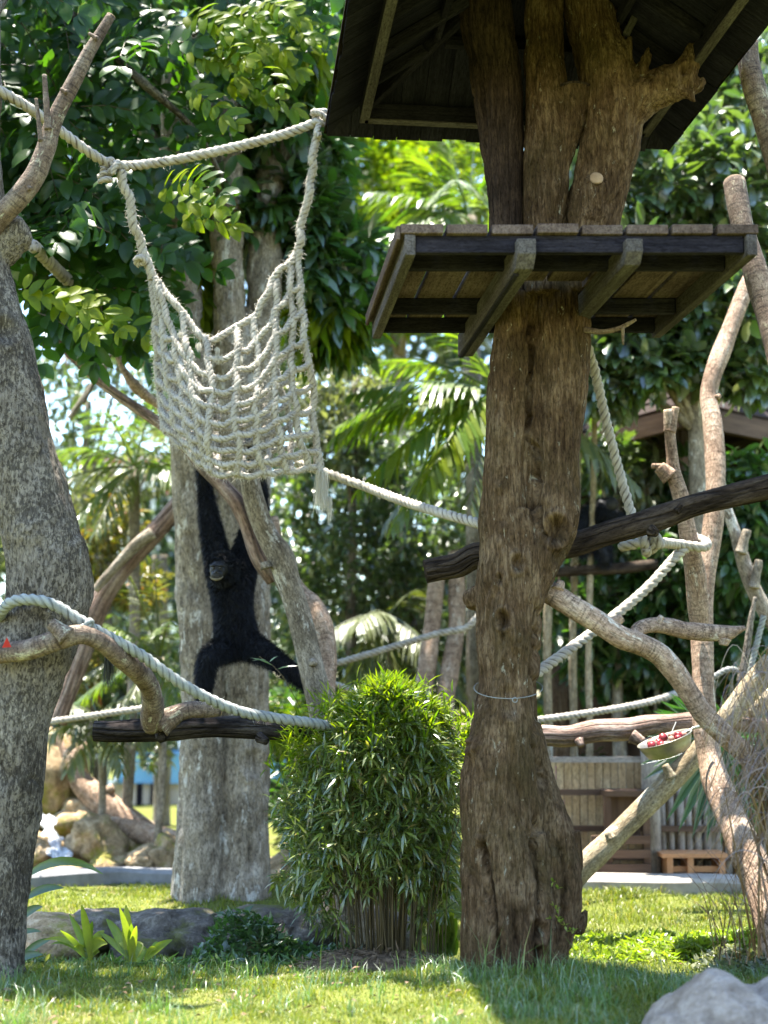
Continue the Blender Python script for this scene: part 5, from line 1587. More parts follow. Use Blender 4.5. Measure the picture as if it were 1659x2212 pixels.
Lb = clusters(bp, bo, 6, .108, .0165, .12, .85, .10)
foliage(bush, Lb, 'lance', M['bamboo'], 300)
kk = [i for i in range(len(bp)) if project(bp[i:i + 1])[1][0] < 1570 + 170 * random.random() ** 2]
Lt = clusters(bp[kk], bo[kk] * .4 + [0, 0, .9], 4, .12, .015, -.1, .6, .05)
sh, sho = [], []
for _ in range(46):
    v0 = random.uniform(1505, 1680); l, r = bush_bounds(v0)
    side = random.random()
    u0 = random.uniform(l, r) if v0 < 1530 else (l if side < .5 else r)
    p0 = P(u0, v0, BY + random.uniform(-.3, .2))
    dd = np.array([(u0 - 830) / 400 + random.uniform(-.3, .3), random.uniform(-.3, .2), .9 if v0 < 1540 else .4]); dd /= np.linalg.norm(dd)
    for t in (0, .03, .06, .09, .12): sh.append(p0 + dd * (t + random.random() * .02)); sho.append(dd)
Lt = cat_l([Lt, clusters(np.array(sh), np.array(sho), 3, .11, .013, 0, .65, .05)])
foliage(bush, Lt, 'lance', M['leafyel'], 0, stuffname='suntint_foliage')  # yellower leaves give the bush a sunlit top by colour
for i in range(125):
    u0 = random.gauss(838, 50); u0 = min(max(u0, 715), 960)
    Y0 = 8.72 + random.random() * .5
    v1 = random.uniform(1500, 1780)
    l, r = bush_bounds(v1)
    u1 = (u0 - 835) * random.uniform(1.6, 3.6) + 830 + random.gauss(0, 50)
    u1 = min(max(u1, l + 30), r - 20)
    b = P(u0, 2050, Y0); b[2] = float(gz(b[0], b[1])) - .02
    e = P(u1, v1, Y0 + (random.random() - .45) * .4)
    m = (b + e) / 2 + np.array([(b[0] - e[0]) * .22, random.uniform(-.05, .05), .05])
    c = catmull(np.array([b, m, e]), .09)
    mb = MB(); r0 = random.uniform(.0028, .0068)
    mb.tube(c, np.linspace(r0, r0 * .5, len(c)), 6, 0, cap=False, sd=i)
    mb.build('culm', M['culm'], bush)
def mound():
    n = 60
    xs = np.linspace(-.5, .5, n); X, Yy = np.meshgrid(xs, np.linspace(-.34, .34, n))
    e = (X / .48) ** 2 + (Yy / .33) ** 2
    h = .085 * np.clip(1 - e, 0, 1) ** .7 + .03 * fbm(np.stack([X * 12, Yy * 12, 0 * X], -1), 4) * (e < 1) - .02 * (e > .9)
    c = P(800, 2070, 8.7)
    gx, gy = c[0] + X, 8.74 + Yy
    v = np.stack([gx, gy, gz(gx, gy) + h], -1).reshape(-1, 3)
    i = np.arange(n - 1)[None] + (np.arange(n - 1) * n)[:, None]
    kind(mkobj('soil_mound', v, np.stack([i, i + 1, i + 1 + n, i + n], -1).reshape(-1, 4), M['soil']), 'structure')
    k = 900
    a = RNG.random(k) * 6.28; s = np.sqrt(RNG.random(k))
    x = c[0] + np.cos(a) * s * .46; y = 8.72 + np.sin(a) * s * .32
    p = np.stack([x, y, gz(x, y) + .085 * np.clip(1 - s ** 2, 0, 1) ** .7 + .012], -1)
    d = rnd_dirs(k) * [1, 1, .25]; d /= np.linalg.norm(d, axis=1)[:, None]
    kind(leaves_obj('leaf_litter', p, d, np.tile([0, 0, 1.0], (k, 1)) + .5 * rnd_dirs(k), .05 + .05 * RNG.random(k), .006 + .006 * RNG.random(k), 'lance', M['soil']), 'stuff')
mound()
def litter():
    n = 260
    y = 6.3 + RNG.random(n) * 2.6; x = (RNG.random(n) * 2 - 1) * .33 * y
    p = np.stack([x, y, gz(x, y) + .02 + .015 * RNG.random(n)], -1)
    d = rnd_dirs(n) * [1, 1, .3]; d /= np.linalg.norm(d, axis=1)[:, None]
    kind(leaves_obj('fallen_leaves', p, d, np.tile([0, 0, 1.0], (n, 1)) + .6 * rnd_dirs(n), .03 + .04 * RNG.random(n), .012 + .018 * RNG.random(n), 'diamond', M['soil']), 'stuff')
litter()
# a few loose sprigs in front of the ape
sp = thing('bamboo_sprig', 'single thin bamboo sprig poking up in front of the ape leg', 'sprig', P(590, 1450, 8.5))
mb = MB(); mb.tube(rope_curve([(650, 1530, 8.5), (612, 1462, 8.5), (590, 1438, 8.5), (560, 1418, 8.5)]), .0022, 5); mb.build('stem', M['culm'], sp)
for (u, v, du, dv) in ((590, 1438, -48, -22), (582, 1430, 16, -14), (598, 1446, 44, -12), (575, 1426, -30, -2)):
    a, b = P(u, v, 8.5), P(u + du, v + dv, 8.48)
    leaf_objs('leaf', a[None], ((b - a) / np.linalg.norm(b - a))[None], np.array([[0, -.6, .6]]), np.array([np.linalg.norm(b - a)]), np.array([.014]), 'lance', M['bamboo'], sp, [0])

# ------------------------------------------------------------------ strap leaved plants at lower left
def strap(parent, base, tip, w, arch, name='leaf', mat='strap'):
    base, tip = np.asarray(base), np.asarray(tip)
    n = 9
    t = np.linspace(0, 1, n)[:, None]
    c = base * (1 - t) + tip * t + np.array([0, 0, arch]) * (4 * t * (1 - t))
    d = tip - base
    s = np.cross(d, [0, -1, .4]); s /= np.linalg.norm(s)
    nrm = np.cross(s, d); nrm /= np.linalg.norm(nrm)
    ww = w * np.sin(np.pi * np.clip(t * .86 + .12, 0, 1)) ** .8 / 2
    v = np.concatenate([c - s * ww + nrm * ww * .35, c, c + s * ww + nrm * ww * .35], 0)
    f = []
    for i in range(n - 1):
        f += [(i, n + i, n + i + 1, i + 1), (n + i, 2 * n + i, 2 * n + i + 1, n + i + 1)]
    return mkobj(name, v, f, M[mat], parent, True)
for k, (lab, bu, tips, mt) in enumerate((
    ('left clump of bright strap leaves on the lawn by the left trunk', (195, 2072), ((176, 1955, 15), (150, 1975, 13), (200, 1990, 14), (130, 2010, 10), (225, 2010, 17), (110, 2040, 9), (232, 2038, 22), (215, 2055, 22), (160, 2045, 12), (95, 2030, 10)), 'strap'),
    ('middle clump of tall pale green strap leaves on the lawn', (290, 2076), ((272, 1955, 20), (230, 1985, 17), (258, 1960, 13), (212, 2012, 12), (295, 2000, 14), (305, 2035, 30), (318, 2050, 26), (245, 2030, 12), (284, 1995, 16)), 'strap'),
    ('small right clump of yellow green leaves on the lawn edge', (322, 2072), ((372, 2030, 15), (352, 2042, 12), (340, 2050, 10)), 'strap'))):
    b = P(bu[0], bu[1], 8.62)
    t = thing('strap_plant', lab, 'plant', b)
    for (u, v, w) in tips:
        Yt = 8.6 + random.uniform(-.12, .1)
        strap(t, b + [random.uniform(-.03, .03), random.uniform(-.03, .03), 0], P(u, v, Yt), px(w, 8.6) * 1.15, random.uniform(.01, .05), mat=mt)
t = thing('strap_plant', 'arching dark strap leaves coming out from behind the left trunk', 'plant', P(10, 1990, 8.8))
for (u0, v0, u1, v1, w, a) in ((40, 1905, 222, 1888, 20, .1), (50, 1945, 138, 1918, 18, .03), (40, 1990, 92, 1958, 18, .02), (45, 2070, 112, 2028, 16, .02), (30, 2025, 88, 2012, 12, .02), (30, 2080, 92, 2062, 18, .02)):
    strap(t, P(u0, v0, 8.85), P(u1, v1, 8.8), px(w, 8.8), a, mat='palm' if v0 < 1930 else 'fan')

# ------------------------------------------------------------------ reddish grass at the right edge
fg = thing('fountain_grass', 'wispy reddish brown ornamental grass arching in from the right edge', 'grass clump', P(1720, 2060, 7.5) * [1, 1, 0])
def redblade(b, m, e, w):
    c = catmull(np.array([b, m, e]), .05)
    n = len(c)
    d = np.gradient(c, axis=0)
    s = np.cross(d, [.2, -1, .3]); s /= np.linalg.norm(s, axis=1)[:, None] + 1e-9
    ww = (w * (1 - np.linspace(0, 1, n) ** 2) + .0006)[:, None] / 2
    v = np.concatenate([c - s * ww, c + s * ww], 0)
    f = [(i, n + i, n + i + 1, i + 1) for i in range(n - 1)]
    mkobj('blade', v, f, M['redgrass'], fg, True)
for i in range(200):
    b = P(random.gauss(1790, 60), random.uniform(2020, 2090), 7.5 + random.gauss(0, .15)); b[2] = max(b[2], 0)
    k = random.random()
    e = P(random.triangular(1450, 1700, 1610), random.triangular(1545, 2040, 1700), 7.4 + random.gauss(0, .25))
    m = (b + e) / 2; m[2] = max(b[2], e[2]) + random.uniform(.15, .55) * (1.4 if k < .5 else .8)
    m[0] += random.uniform(-.12, .1)
    redblade(b, m, e, random.uniform(.006, .013))
for i in range(46):
    b = P(1600 + random.gauss(50, 60), random.uniform(2035, 2085), 7.7 + random.gauss(0, .15)); b[2] = max(b[2], 0)
    e = b + np.array([random.uniform(-.35, .1), random.uniform(-.1, .1), random.uniform(.2, .65)])
    redblade(b, (b + e) / 2 + [.05, 0, .06], e, random.uniform(.004, .007))

# ------------------------------------------------------------------ rocks of the bank, waterfall rocks
for i, (u, v, Y, ru, rv, lab, mt) in enumerate((
    (110, 2030, 9.9, 120, 56, 'broad pale brown rock of the bank behind the left strap plants', 'rocktan'),
    (225, 2010, 10.1, 90, 40, 'mid-sized grey rock of the bank behind the tall strap plant', 'rock'),
    (345, 2035, 10.0, 95, 66, 'tall dark rock of the bank below the big tree on its left', 'rock'),
    (430, 2030, 10.0, 90, 58, 'mossy dark rock in the middle of the bank under the big tree', 'rock'),
    (545, 2025, 10.0, 110, 62, 'wide dark rock of the bank between the big tree and the bush', 'rock'),
    (660, 2015, 10.1, 100, 60, 'dark rock of the bank half hidden behind the bush', 'rock'),
    (790, 2025, 10.2, 100, 50, 'low rock of the bank right behind the bush stems', 'rock'))):
    rock('rock', lab, P(u, v, Y), (px(ru, Y), .38, px(rv, Y)), M[mt], i * 3.3 + 1, 'rocks of the bank', sub=4)
tag(limb('driftwood', [(110, 1588, 34, 14), (145, 1640, 46, 14), (185, 1700, 52, 13.9), (250, 1758, 56, 13.8), (320, 1800, 52, 13.7), (385, 1835, 44, 13.6)], M['pink'], amp=.12, seg=16, knobs=((160, 1640, 26, 13.9, 30, -30, 0), (205, 1720, 24, 13.8, 40, -18, 0))), 'long pinkish driftwood log slanting down over the waterfall rocks', 'log')
tag(limb('driftwood', [(205, 1775, 26, 13.4), (255, 1785, 40, 13.4), (310, 1800, 46, 13.4), (365, 1815, 50, 13.3), (390, 1822, 46, 13.3)], M['pink'], amp=.12, seg=16), 'shorter driftwood log lying under the long one by the big tree', 'log')
for i, (u, v, Y, ru, rv, lab) in enumerate((
    (128, 1665, 14.2, 52, 90, 'tall moss covered rock at the top of the little waterfall'), (165, 1770, 14.0, 60, 50, 'rounded mossy rock in the middle of the waterfall'),
    (205, 1830, 13.2, 55, 60, 'tan rock below the driftwood right of the falling water'), (255, 1860, 13.2, 55, 50, 'orange-tan sloping rock beside the pond kerb'),
    (320, 1865, 13.0, 45, 36, 'small rock under the shorter driftwood log'), (355, 1850, 13.0, 40, 46, 'rock touching the foot of the big tree'), (85, 1850, 13.2, 46, 50, 'yellowish rock at the left of the falling water'),
    (60, 1760, 14.2, 60, 90, 'shaded rock behind the left trunk beside the water'), (620, 1880, 13.0, 60, 40, 'pale rock seen between the big tree and the bush'), (150, 1905, 12.6, 70, 26, 'flat pale stone at the pond edge by the left trunk'))):
    rock('rock', lab, P(u, v, Y), (px(ru, Y), .4, px(rv, Y)), M['rocktan'], i * 5.1 + 40, 'rocks of the waterfall', sub=4, amp=.35)
def cascade():
    pts = [(100, 1760, 13.6), (112, 1800, 13.3), (128, 1835, 12.95), (140, 1862, 12.8), (152, 1888, 12.7)]
    c = catmull(rope_curve(pts), .04)
    n = len(c); k = 14
    V = []
    for i in range(n):
        w = px(30 + 16 * math.sin(i * .7) + 14 * i / n, 13)
        for j in range(k):
            s = j / (k - 1) - .5
            V.append(c[i] + np.array([s * w, -.05 - .05 * math.cos(s * 3.1) + .03 * vnoise(np.array([[i * .6, j * .9, 2.0]]))[0], .03 * vnoise(np.array([[i * .8, j * 1.1, 7.0]]))[0]]))
    f = [(i * k + j, i * k + j + 1, (i + 1) * k + j + 1, (i + 1) * k + j) for i in range(n - 1) for j in range(k - 1)]
    kind(mkobj('water', V, f, M['water']), 'structure')
cascade()
def kerb(name, label, pts, h, w, mat):
    c = catmull(np.array([np.append(P(u, v, Y)[:2], 0) for u, v, Y in pts]), .12)
    mb = MB()
    d = np.gradient(c, axis=0); s = np.stack([-d[:, 1], d[:, 0], 0 * d[:, 0]], -1); s /= np.linalg.norm(s, axis=1)[:, None]
    z = np.array([0, 0, 1.0])
    jit = .015 * vnoise(c * 3 + 5)[:, None] * z
    ring = [c + s * w / 2 - z * .3, c + s * w / 2 + z * (h - .03) + jit, c + s * (w / 2 - .03) + z * h + jit, c - s * (w / 2 - .03) + z * h + jit, c - s * w / 2 + z * (h - .03) + jit, c - s * w / 2 - z * .3]
    n, k = len(c), 6
    v = np.stack(ring, 1).reshape(-1, 3)
    f = [(i * k + j, i * k + (j + 1) % k, (i + 1) * k + (j + 1) % k, (i + 1) * k + j) for i in range(n - 1) for j in range(k)]
    f += [tuple(range(k)), tuple(reversed(range((n - 1) * k, n * k)))]
    o = mkobj(name, v, f, M[mat], None, False)
    bm = bmesh.new(); bm.from_mesh(o.data); bmesh.ops.recalc_face_normals(bm, faces=bm.faces); bm.to_mesh(o.data); bm.free()
    return tag(o, label, 'kerb')
kerb('pond_kerb', 'low grey concrete kerb of the pond behind the left trunk', [(20, 1900, 11.9), (150, 1900, 12.1), (260, 1900, 12.3), (390, 1900, 12.2), (520, 1900, 11.9)], .11, .22, 'concgrey')
kerb('path_kerb', 'pale sunlit concrete kerb across the back of the lawn at right', [(1050, 1900, 11.8), (1250, 1900, 11.8), (1450, 1900, 11.75), (1640, 1900, 11.7), (1800, 1900, 11.6)], .11, .42, 'concrete')

# low ground cover in the sun at right, and weeds on the bank
def cover(name, n, xr, yr, hmax, ln, wd, mat, seed):
    x = xr[0] + RNG.random(n) * (xr[1] - xr[0]); y = yr[0] + RNG.random(n) * (yr[1] - yr[0])
    hh = hmax * np.clip(.55 + .9 * vnoise(np.stack([x * 2.2, y * 2.2, 0 * x + seed], -1)), .03, 1.3)
    edge = sstep(0, .25, np.minimum(np.minimum(x - xr[0], xr[1] - x), np.minimum(y - yr[0], yr[1] - y)))
    keep = RNG.random(n) < .15 + edge
    x, y, hh, edge = x[keep], y[keep], hh[keep], edge[keep]
    z = gz(x, y) + hh * edge * RNG.random(len(x)) ** .5 + .01
    p = np.stack([x, y, z], -1)
    d = rnd_dirs(len(x)); d[:, 2] = np.abs(d[:, 2]) * .7; d /= np.linalg.norm(d, axis=1)[:, None]
    k = len(x)
    kind(leaves_obj(name, p, d, np.tile([0, 0, 1.0], (k, 1)) + .7 * rnd_dirs(k), ln * (.6 + .8 * RNG.random(k)), wd * (.6 + .8 * RNG.random(k)), 'diamond', M[mat]), 'stuff')
cover('ground_cover', 9000, (1.2, 3.4), (9.0, 9.9), .15, .06, .028, 'strap', 1)
cover('ground_cover', 4000, (1.9, 3.0), (8.2, 9.0), .2, .045, .03, 'leafpale', 3)
x0 = P(470, 2040, 9.6)[0]
cover('weeds', 2600, (-1.25, -.1), (8.9, 9.55), .22, .07, .035, 'leafrose', 5)
cover('weeds', 1500, (-2.3, -.2), (8.75, 9.0), .06, .08, .02, 'grasslong', 8)
bl = [(965, 1990), (958, 2020), (975, 2040), (950, 1975)]
pl = thing('broad_leaf_plant', 'bright backlit broad leaves low between the bush and the dead trunk', 'plant', P(965, 2060, 9.2) * [1, 1, 0])
for i in range(14):
    b = P(965 + random.gauss(0, 14), 2065, 9.2); e = P(955 + random.gauss(0, 26), random.uniform(1960, 2040), 9.15)
    strap(pl, b, e, .1, .02, 'leaf')

# ------------------------------------------------------------------ palms
def frond(parent, base, d, L, arch, nleaf, ll, lw, mat, hang=.5, name='frond'):
    """one feather leaf: arching rib with leaflets hanging from both sides"""
    d = np.asarray(d, float); d /= np.linalg.norm(d)
    t = np.linspace(0, 1, 14)[:, None]
    c = np.asarray(base) + d * L * t + np.array([0, 0, -1.0]) * arch * L * t ** 2.1
    mb = MB()
    mb.tube(c, np.linspace(.016, .003, 14), 5, cap=False)
    o_v = [np.vstack(mb.v)]; fs = [np.array(q) for q in mb.f]
    tt = np.repeat(np.linspace(.14, .985, nleaf), 2)
    pos = np.stack([np.interp(tt, t[:, 0], c[:, k]) for k in range(3)], -1)
    tg = np.gradient(c, axis=0); tg /= np.linalg.norm(tg, axis=1)[:, None]
    tg = np.stack([np.interp(tt, t[:, 0], tg[:, k]) for k in range(3)], -1)
    side = np.cross(tg, [0, 0, 1.0]); side /= np.linalg.norm(side, axis=1)[:, None] + 1e-9
    sg = np.where(np.arange(len(tt)) % 2 == 0, 1, -1)[:, None]
    dd = side * sg * (1 - .35 * tt[:, None]) + tg * (.55 + .5 * tt[:, None]) + np.array([0, 0, -1.0]) * hang + .12 * rnd_dirs(len(tt))
    dd /= np.linalg.norm(dd, axis=1)[:, None]
    ln = ll * np.sin(np.pi * np.clip(.14 + .8 * tt, 0, 1)) ** .7 * (.85 + .3 * RNG.random(len(tt)))
    v, f = leafmesh(pos, dd, np.array([0, 0, 1.0]) + .25 * rnd_dirs(len(tt)), ln, np.full(len(tt), lw), 'lance')
    n0 = len(o_v[0])
    allv = np.vstack([o_v[0], v])
    faces = [tuple(q) for q in fs] + [tuple(q + n0) for q in f]
    return mkobj(name, allv, faces, M[mat], parent, False)

def palm(label, u, v, Y, fronds, trunk=None, tw=30, ll=.42, lw=.035, mat='palm', base_v=None, group=None, name='palm', nl=26):
    c = P(u, v, Y)
    root = thing(name, label, 'palm', [c[0], c[1], 0], group)
    g = np.array([c[0], c[1], -.05])
    mb = MB()
    cc = catmull(np.array([g, (g + c) / 2 + [.05, 0, 0], c]), .2)
    mb.tube(cc, px(tw, Y) / 2, 10, .05, 4)
    mb.build('trunk', M['tan'], root)
    for fr in fronds:
        du, dv, dy, L, arch = fr[:5]
        mt = fr[5] if len(fr) > 5 else mat
        d = P(u + du, v + dv, Y + dy) - c
        frond(root, c, d, L, arch, nl, ll, lw, mt, .55)
    return root
# bright palm behind the platform
palm('bright yellow-green backlit palm standing behind the dead trunk above the platform', 1010, 470, 14.5,
     [(-220, -120, -.5, 1.25, .25), (-200, -40, -.8, 1.3, .35), (-120, -200, .3, 1.2, .15), (-60, -260, .2, 1.2, .1), (-160, -170, .5, 1.2, .2), (-240, 10, -.2, 1.1, .4), (20, -240, .5, 1.2, .1), (80, -200, 0, 1.2, .2), (160, -140, .4, 1.2, .3), (-100, -60, -1, 1.2, .4), (-30, -160, -1.0, 1.1, .35), (-180, -90, 1, 1.2, .3)], tw=40, ll=.55, lw=.05, mat='palm')
palm('palm with long drooping fronds reaching left from behind the dead trunk below the platform', 1075, 850, 12.9,
     [(-220, -70, -.5, 1.6, .28), (-260, -20, -.4, 1.65, .32, 'leafyel'), (-240, 60, -.6, 1.6, .35, 'leafyel'), (-180, -120, .3, 1.5, .3), (-150, 120, -.4, 1.5, .3), (-120, 30, -.8, 1.3, .5, 'leafyel'), (-60, 60, -.9, 1.1, .7, 'palmgrey'), (-300, -60, .5, 1.7, .38), (-80, -160, .2, 1.4, .25), (120, -60, .2, 1.4, .4), (170, 40, -.3, 1.4, .4, 'palmgrey'), (100, 140, -.2, 1.3, .3, 'palmgrey'), (-200, 170, .2, 1.4, .25, 'palmgrey')], tw=44, ll=.58, lw=.052)
palm('low feathery palm at left between the speckled trunk and the sloping branch', 290, 1010, 13.8,
     [(-60, -160, -.3, 1.0, .35), (40, -170, -.2, 1.0, .3), (-140, -100, 0, 1.0, .4), (110, -110, -.2, .95, .4), (0, -190, .3, 1.1, .25), (-190, -20, -.2, 1.0, .45, 'palmgrey'), (80, -40, -.4, .8, .5), (-60, 40, -.5, .8, .5, 'palmgrey'), (150, -30, .2, 1.0, .4), (-120, 60, -.3, .9, .4)], tw=24, ll=.40, lw=.028, nl=30)
palm('fern-like palm with ladder leaflets left of the ape behind the slanting branch', 345, 1420, 13.0,
     [(-10, -200, -.2, 1.05, .12, 'palmgrey'), (-60, -200, -.2, 1.05, .2, 'palmgrey'), (-140, -140, -.4, 1.0, .35), (20, -120, -.5, .8, .3), (-160, -40, -.5, .9, .5, 'palmgrey'), (-60, 40, -.6, .8, .4, 'palmgrey'), (40, 60, -.4, .7, .4), (-200, 40, .1, 1.0, .4)], tw=18, ll=.24, lw=.02, nl=34)
palm('small pale palm below the looped rope left of the big tree', 215, 1560, 13.4,
     [(-80, -90, -.4, .8, .4, 'palmgrey'), (-120, -20, -.4, .9, .5, 'palmgrey'), (60, -90, -.3, .7, .3, 'palmgrey'), (100, -30, -.4, .8, .4, 'palmgrey'), (-40, -130, .1, .8, .3, 'palmgrey'), (60, 40, -.6, .6, .5, 'palmgrey'), (-60, 30, -.5, .6, .5, 'palmgrey')], tw=16, ll=.34, lw=.035, nl=22)
palm('dusty grey palm in the dark thicket between the sunlit branch and the two poles', 840, 1330, 14.2,
     [(-120, -20, -.4, .9, .45, 'palmgrey'), (-60, -50, -.6, .8, .5, 'palmgrey'), (60, 20, -.3, .9, .5, 'palmgrey'), (120, 60, -.4, 1.0, .4, 'palmgrey'), (-90, 60, -.5, .8, .6, 'palmgrey'), (40, -60, .2, .9, .4, 'palmgrey'), (-10, 90, -.7, .6, .5, 'palmgrey')], tw=20, ll=.42, lw=.035, mat='palmgrey')
palm('lush bright palm low behind the ape, left of the bamboo bush', 640, 1600, 13.2,
     [(-60, -120, -.3, .7, .3), (0, -140, -.3, .7, .2), (60, -120, -.3, .7, .3), (-90, -50, -.4, .7, .4), (90, -60, -.4, .7, .4), (20, -60, -.7, .6, .4)], tw=16, ll=.36, lw=.032, mat='leafyel')

# fan palm leaf low at right
fpm = thing('fan_palm', 'dark green fan palm leaves in shade below the feeding bowl', 'fan palm', P(1640, 1850, 11.0) * [1, 1, 0])
def fan(c, d, L, parent, spread=R(118), n=26, sq=.95):
    d = np.asarray(d, float); d /= np.linalg.norm(d)
    nr = np.array([.15, -1, .25]); nr -= d * np.dot(nr, d); nr /= np.linalg.norm(nr)
    s = np.cross(d, nr)
    V = []; F = []
    a = np.linspace(-spread, spread, n)
    for i, x in enumerate(a):
        da = (a[1] - a[0]) / 2
        r = L * (.8 + .2 * math.cos(x * .8))
        def q(ang, rr, h): return c + (d * math.cos(ang) + s * math.sin(ang)) * rr + nr * h - np.array([0, 0, .12 * (rr / L) ** 3 * L])
        k = len(V)
        V += [q(x, .02, 0), q(x - da, r * .66, .01), q(x, r * .66, -.012 * 2), q(x + da, r * .66, .01), q(x, r, -.02)]
        F += [(k, k + 1, k + 2), (k, k + 2, k + 3), (k + 1, k + 4, k + 2), (k + 2, k + 4, k + 3)]
    return mkobj('leaf', V, F, M['fan'], parent, False)
for (u, v, Y, dx, dz, L) in ((1560, 1600, 10.75, -.30, -.9, .72), (1530, 1590, 10.9, -.85, -.25, .5), (1600, 1640, 10.9, .5, -.8, .6), (1590, 1610, 11.1, .3, .4, .5)):
    c = P(u, v, Y)
    fan(c, (dx, -.15, dz), L, fpm)
    mb = MB(); g = np.array([*P(1640, 1850, 11.0)[:2], 0]); mb.tube(catmull(np.array([g, (g + c) / 2 + [0, 0, .15], c]), .1), .012, 6); mb.build('stalk', M['culm'], fpm)

# ------------------------------------------------------------------ fence, bench, hut, house
fen = thing('fence', 'low bamboo and board fence beyond the kerb at right', 'fence', P(1400, 1885, 12.45) * [1, 1, 0])
FYs = 12.45
fx = lambda u: P(u, 1800, FYs)[0]
def pole(mb, x, y, z0, z1, r, sd=0): mb.tube(np.array([[x, y, z0], [x, y, (z0 + z1) / 2], [x, y, z1]]), r, 8, .05, 8, sd)
u = 1412
while u < 1700:
    mb = MB(); pole(mb, fx(u), FYs - .03, -.05, P(0, 1640 + random.uniform(-8, 8), FYs)[2], px(7.5, FYs) * random.uniform(.85, 1.15), u); mb.build('picket', M['fencegrey'], fen)
    u += 20 + random.uniform(-2, 2)
u = 1172
while u < 1700:
    mb = MB(); w = px(17, FYs)
    mb.box([fx(u), FYs + .05, -.02], [w * .86, 0, 0], [0, .02, 0], [0, 0, P(0, 1638 + random.uniform(-3, 3), FYs)[2]])
    mb.build('board', M['fence'], fen, False); u += 17
mb = MB(); mb.tube(np.array([[fx(1403), FYs - .12, -.05], [fx(1403), FYs - .12, 1.0], [fx(1402), FYs - .12, P(0, 1596, FYs)[2]]]), px(19, FYs), 14, .04, 6); mb.build('post', M['fencegrey'], fen)
for v, a, b in ((1640, 1172, 1395), (1710, 1172, 1395), (1788, 1172, 1700), (1850, 1172, 1700)):
    mb = MB(); z = P(0, v, FYs)[2]; mb.beam([fx(a), FYs - .085, z], [fx(b), FYs - .085, z], .05, .05); mb.build('rail', M['furn'] if v > 1700 else M['fencegrey'], fen, False)
ben = thing('bench', 'low orange wooden bench in front of the picket fence', 'bench', [fx(1490), 12.15, 0])
by = 12.15; bx = lambda u: P(u, 1850, by)[0]
for yy in (-.12, .0, .12):
    mb = MB(); mb.box([bx(1425), by + yy, P(0, 1850, by)[2]], [bx(1565) - bx(1425), 0, 0], [0, .10, 0], [0, 0, .035]); mb.build('seat_slat', M['orange'], ben, False)
for u in (1436, 1480, 1548):
    mb = MB(); mb.box([bx(u), by - .1, -.05], [.05, 0, 0], [0, .3, 0], [0, 0, P(0, 1850, by)[2] + .048]); mb.build('leg', M['orange'], ben, False)
mb = MB(); mb.box([bx(1440), by - .04, .10], [bx(1560) - bx(1440), 0, 0], [0, .03, 0], [0, 0, .05]); mb.build('stretcher', M['orange'], ben, False)
cab = thing('cabinet', 'dark brown wooden stand against the fence behind the slanting log', 'stand', [fx(1330), 12.3, 0])
cy0 = 12.3; kx = lambda u: P(u, 1800, cy0)[0]
mb = MB(); mb.box([kx(1300), cy0 - .2, .74], [kx(1385) - kx(1285), 0, 0], [0, .34, 0], [0, 0, .05]); mb.build('top', M['furn'], cab, False)
for u in (1300, 1382):
    mb = MB(); mb.box([kx(u), cy0 - .18, -.05], [.06, 0, 0], [0, .06, 0], [0, 0, .83]); mb.build('leg', M['furn'], cab, False)
for k, z in enumerate((.1, .22, .34)):
    mb = MB(); mb.box([kx(1270), cy0 - .22, z], [kx(1395) - kx(1270), 0, 0], [0, .04, 0], [0, 0, .07]); mb.build('slat', M['furn'], cab, False)
mb = MB(); mb.box([kx(1306), cy0 - .1, .36], [kx(1380) - kx(1306), 0, 0], [0, .03, 0], [0, 0, .40]); mb.build('panel', M['furn'], cab, False)

hut = thing('hut', 'dark shingled hut roof with deep eaves in the shade at right', 'hut', P(1490, 1500, 14) * [1, 1, 0])
hc_ = P(1490, 872, 12.9); hl = P(1180, 955, 14.9); hr = P(1800, 925, 14.4)
hl[2] = hr[2] = hc_[2]
apx = (hl + hr) / 2 + np.array([0, 1.0, 1.5])
hb_ = hl + hr - hc_
apx = (hc_ + hb_) / 2 + np.array([0, 0, 1.25])
def quad(name, pts, mat, th=.12):
    p = np.array(pts); n = np.cross(p[1] - p[0], p[2] - p[0]); n /= np.linalg.norm(n)
    k = len(p)
    v = np.vstack([p, p - n * th])
    f = [tuple(range(k)), tuple(reversed(range(k, 2 * k)))] + [(j, j + k, (j + 1) % k + k, (j + 1) % k) for j in range(k)]
    return mkobj(name, v, f, M[mat], hut, False)
def courses(a, b, t):
    for k in range(9):
        s0, s1 = k / 9, (k + 1) / 9 + .02
        z = np.array([0, 0, .03])
        quad('shingle_course', [a + (t - a) * s0 + z, b + (t - b) * s0 + z, b + (t - b) * min(s1, .999), a + (t - a) * min(s1, .999)], 'thatch', .04)
courses(hl, hc_, apx); courses(hc_, hr, apx); courses(hb_, hl, apx); courses(hr, hb_, apx)
for a, b in ((hl, hc_), (hc_, hr)):
    mb = MB(); mb.beam(a - UZ * .12, b - UZ * .12, .08, .2); mb.build('fascia', M['furn'], hut, False)
for q in (P(1484, 1300, 14.1), P(1780, 1300, 14.6), P(1205, 1300, 15.0)):
    mb = MB(); mb.tube(np.array([[q[0], q[1], -.05], [q[0], q[1], 2.2], [q[0], q[1], hc_[2] - .05]]), .16, 12, .04, 4); mb.build('post', M['redlog'], hut)
cen = (hc_ + hb_) / 2
for i, (a, b) in enumerate(((hl, hb_), (hb_, hr))):
    a = cen + (a - cen) * .8; b = cen + (b - cen) * .8
    v = [[a[0], a[1], -.05], [b[0], b[1], -.05], [b[0], b[1], hc_[2]], [a[0], a[1], hc_[2]]]
    quad('wall', v, 'furn', .1)
house = thing('building', 'beige building with a blue band, glimpsed low between the left trunk and the big tree', 'building', P(330, 1790, 22) * [1, 1, 0])
ha, hb2 = P(205, 1800, 22), P(640, 1800, 22)
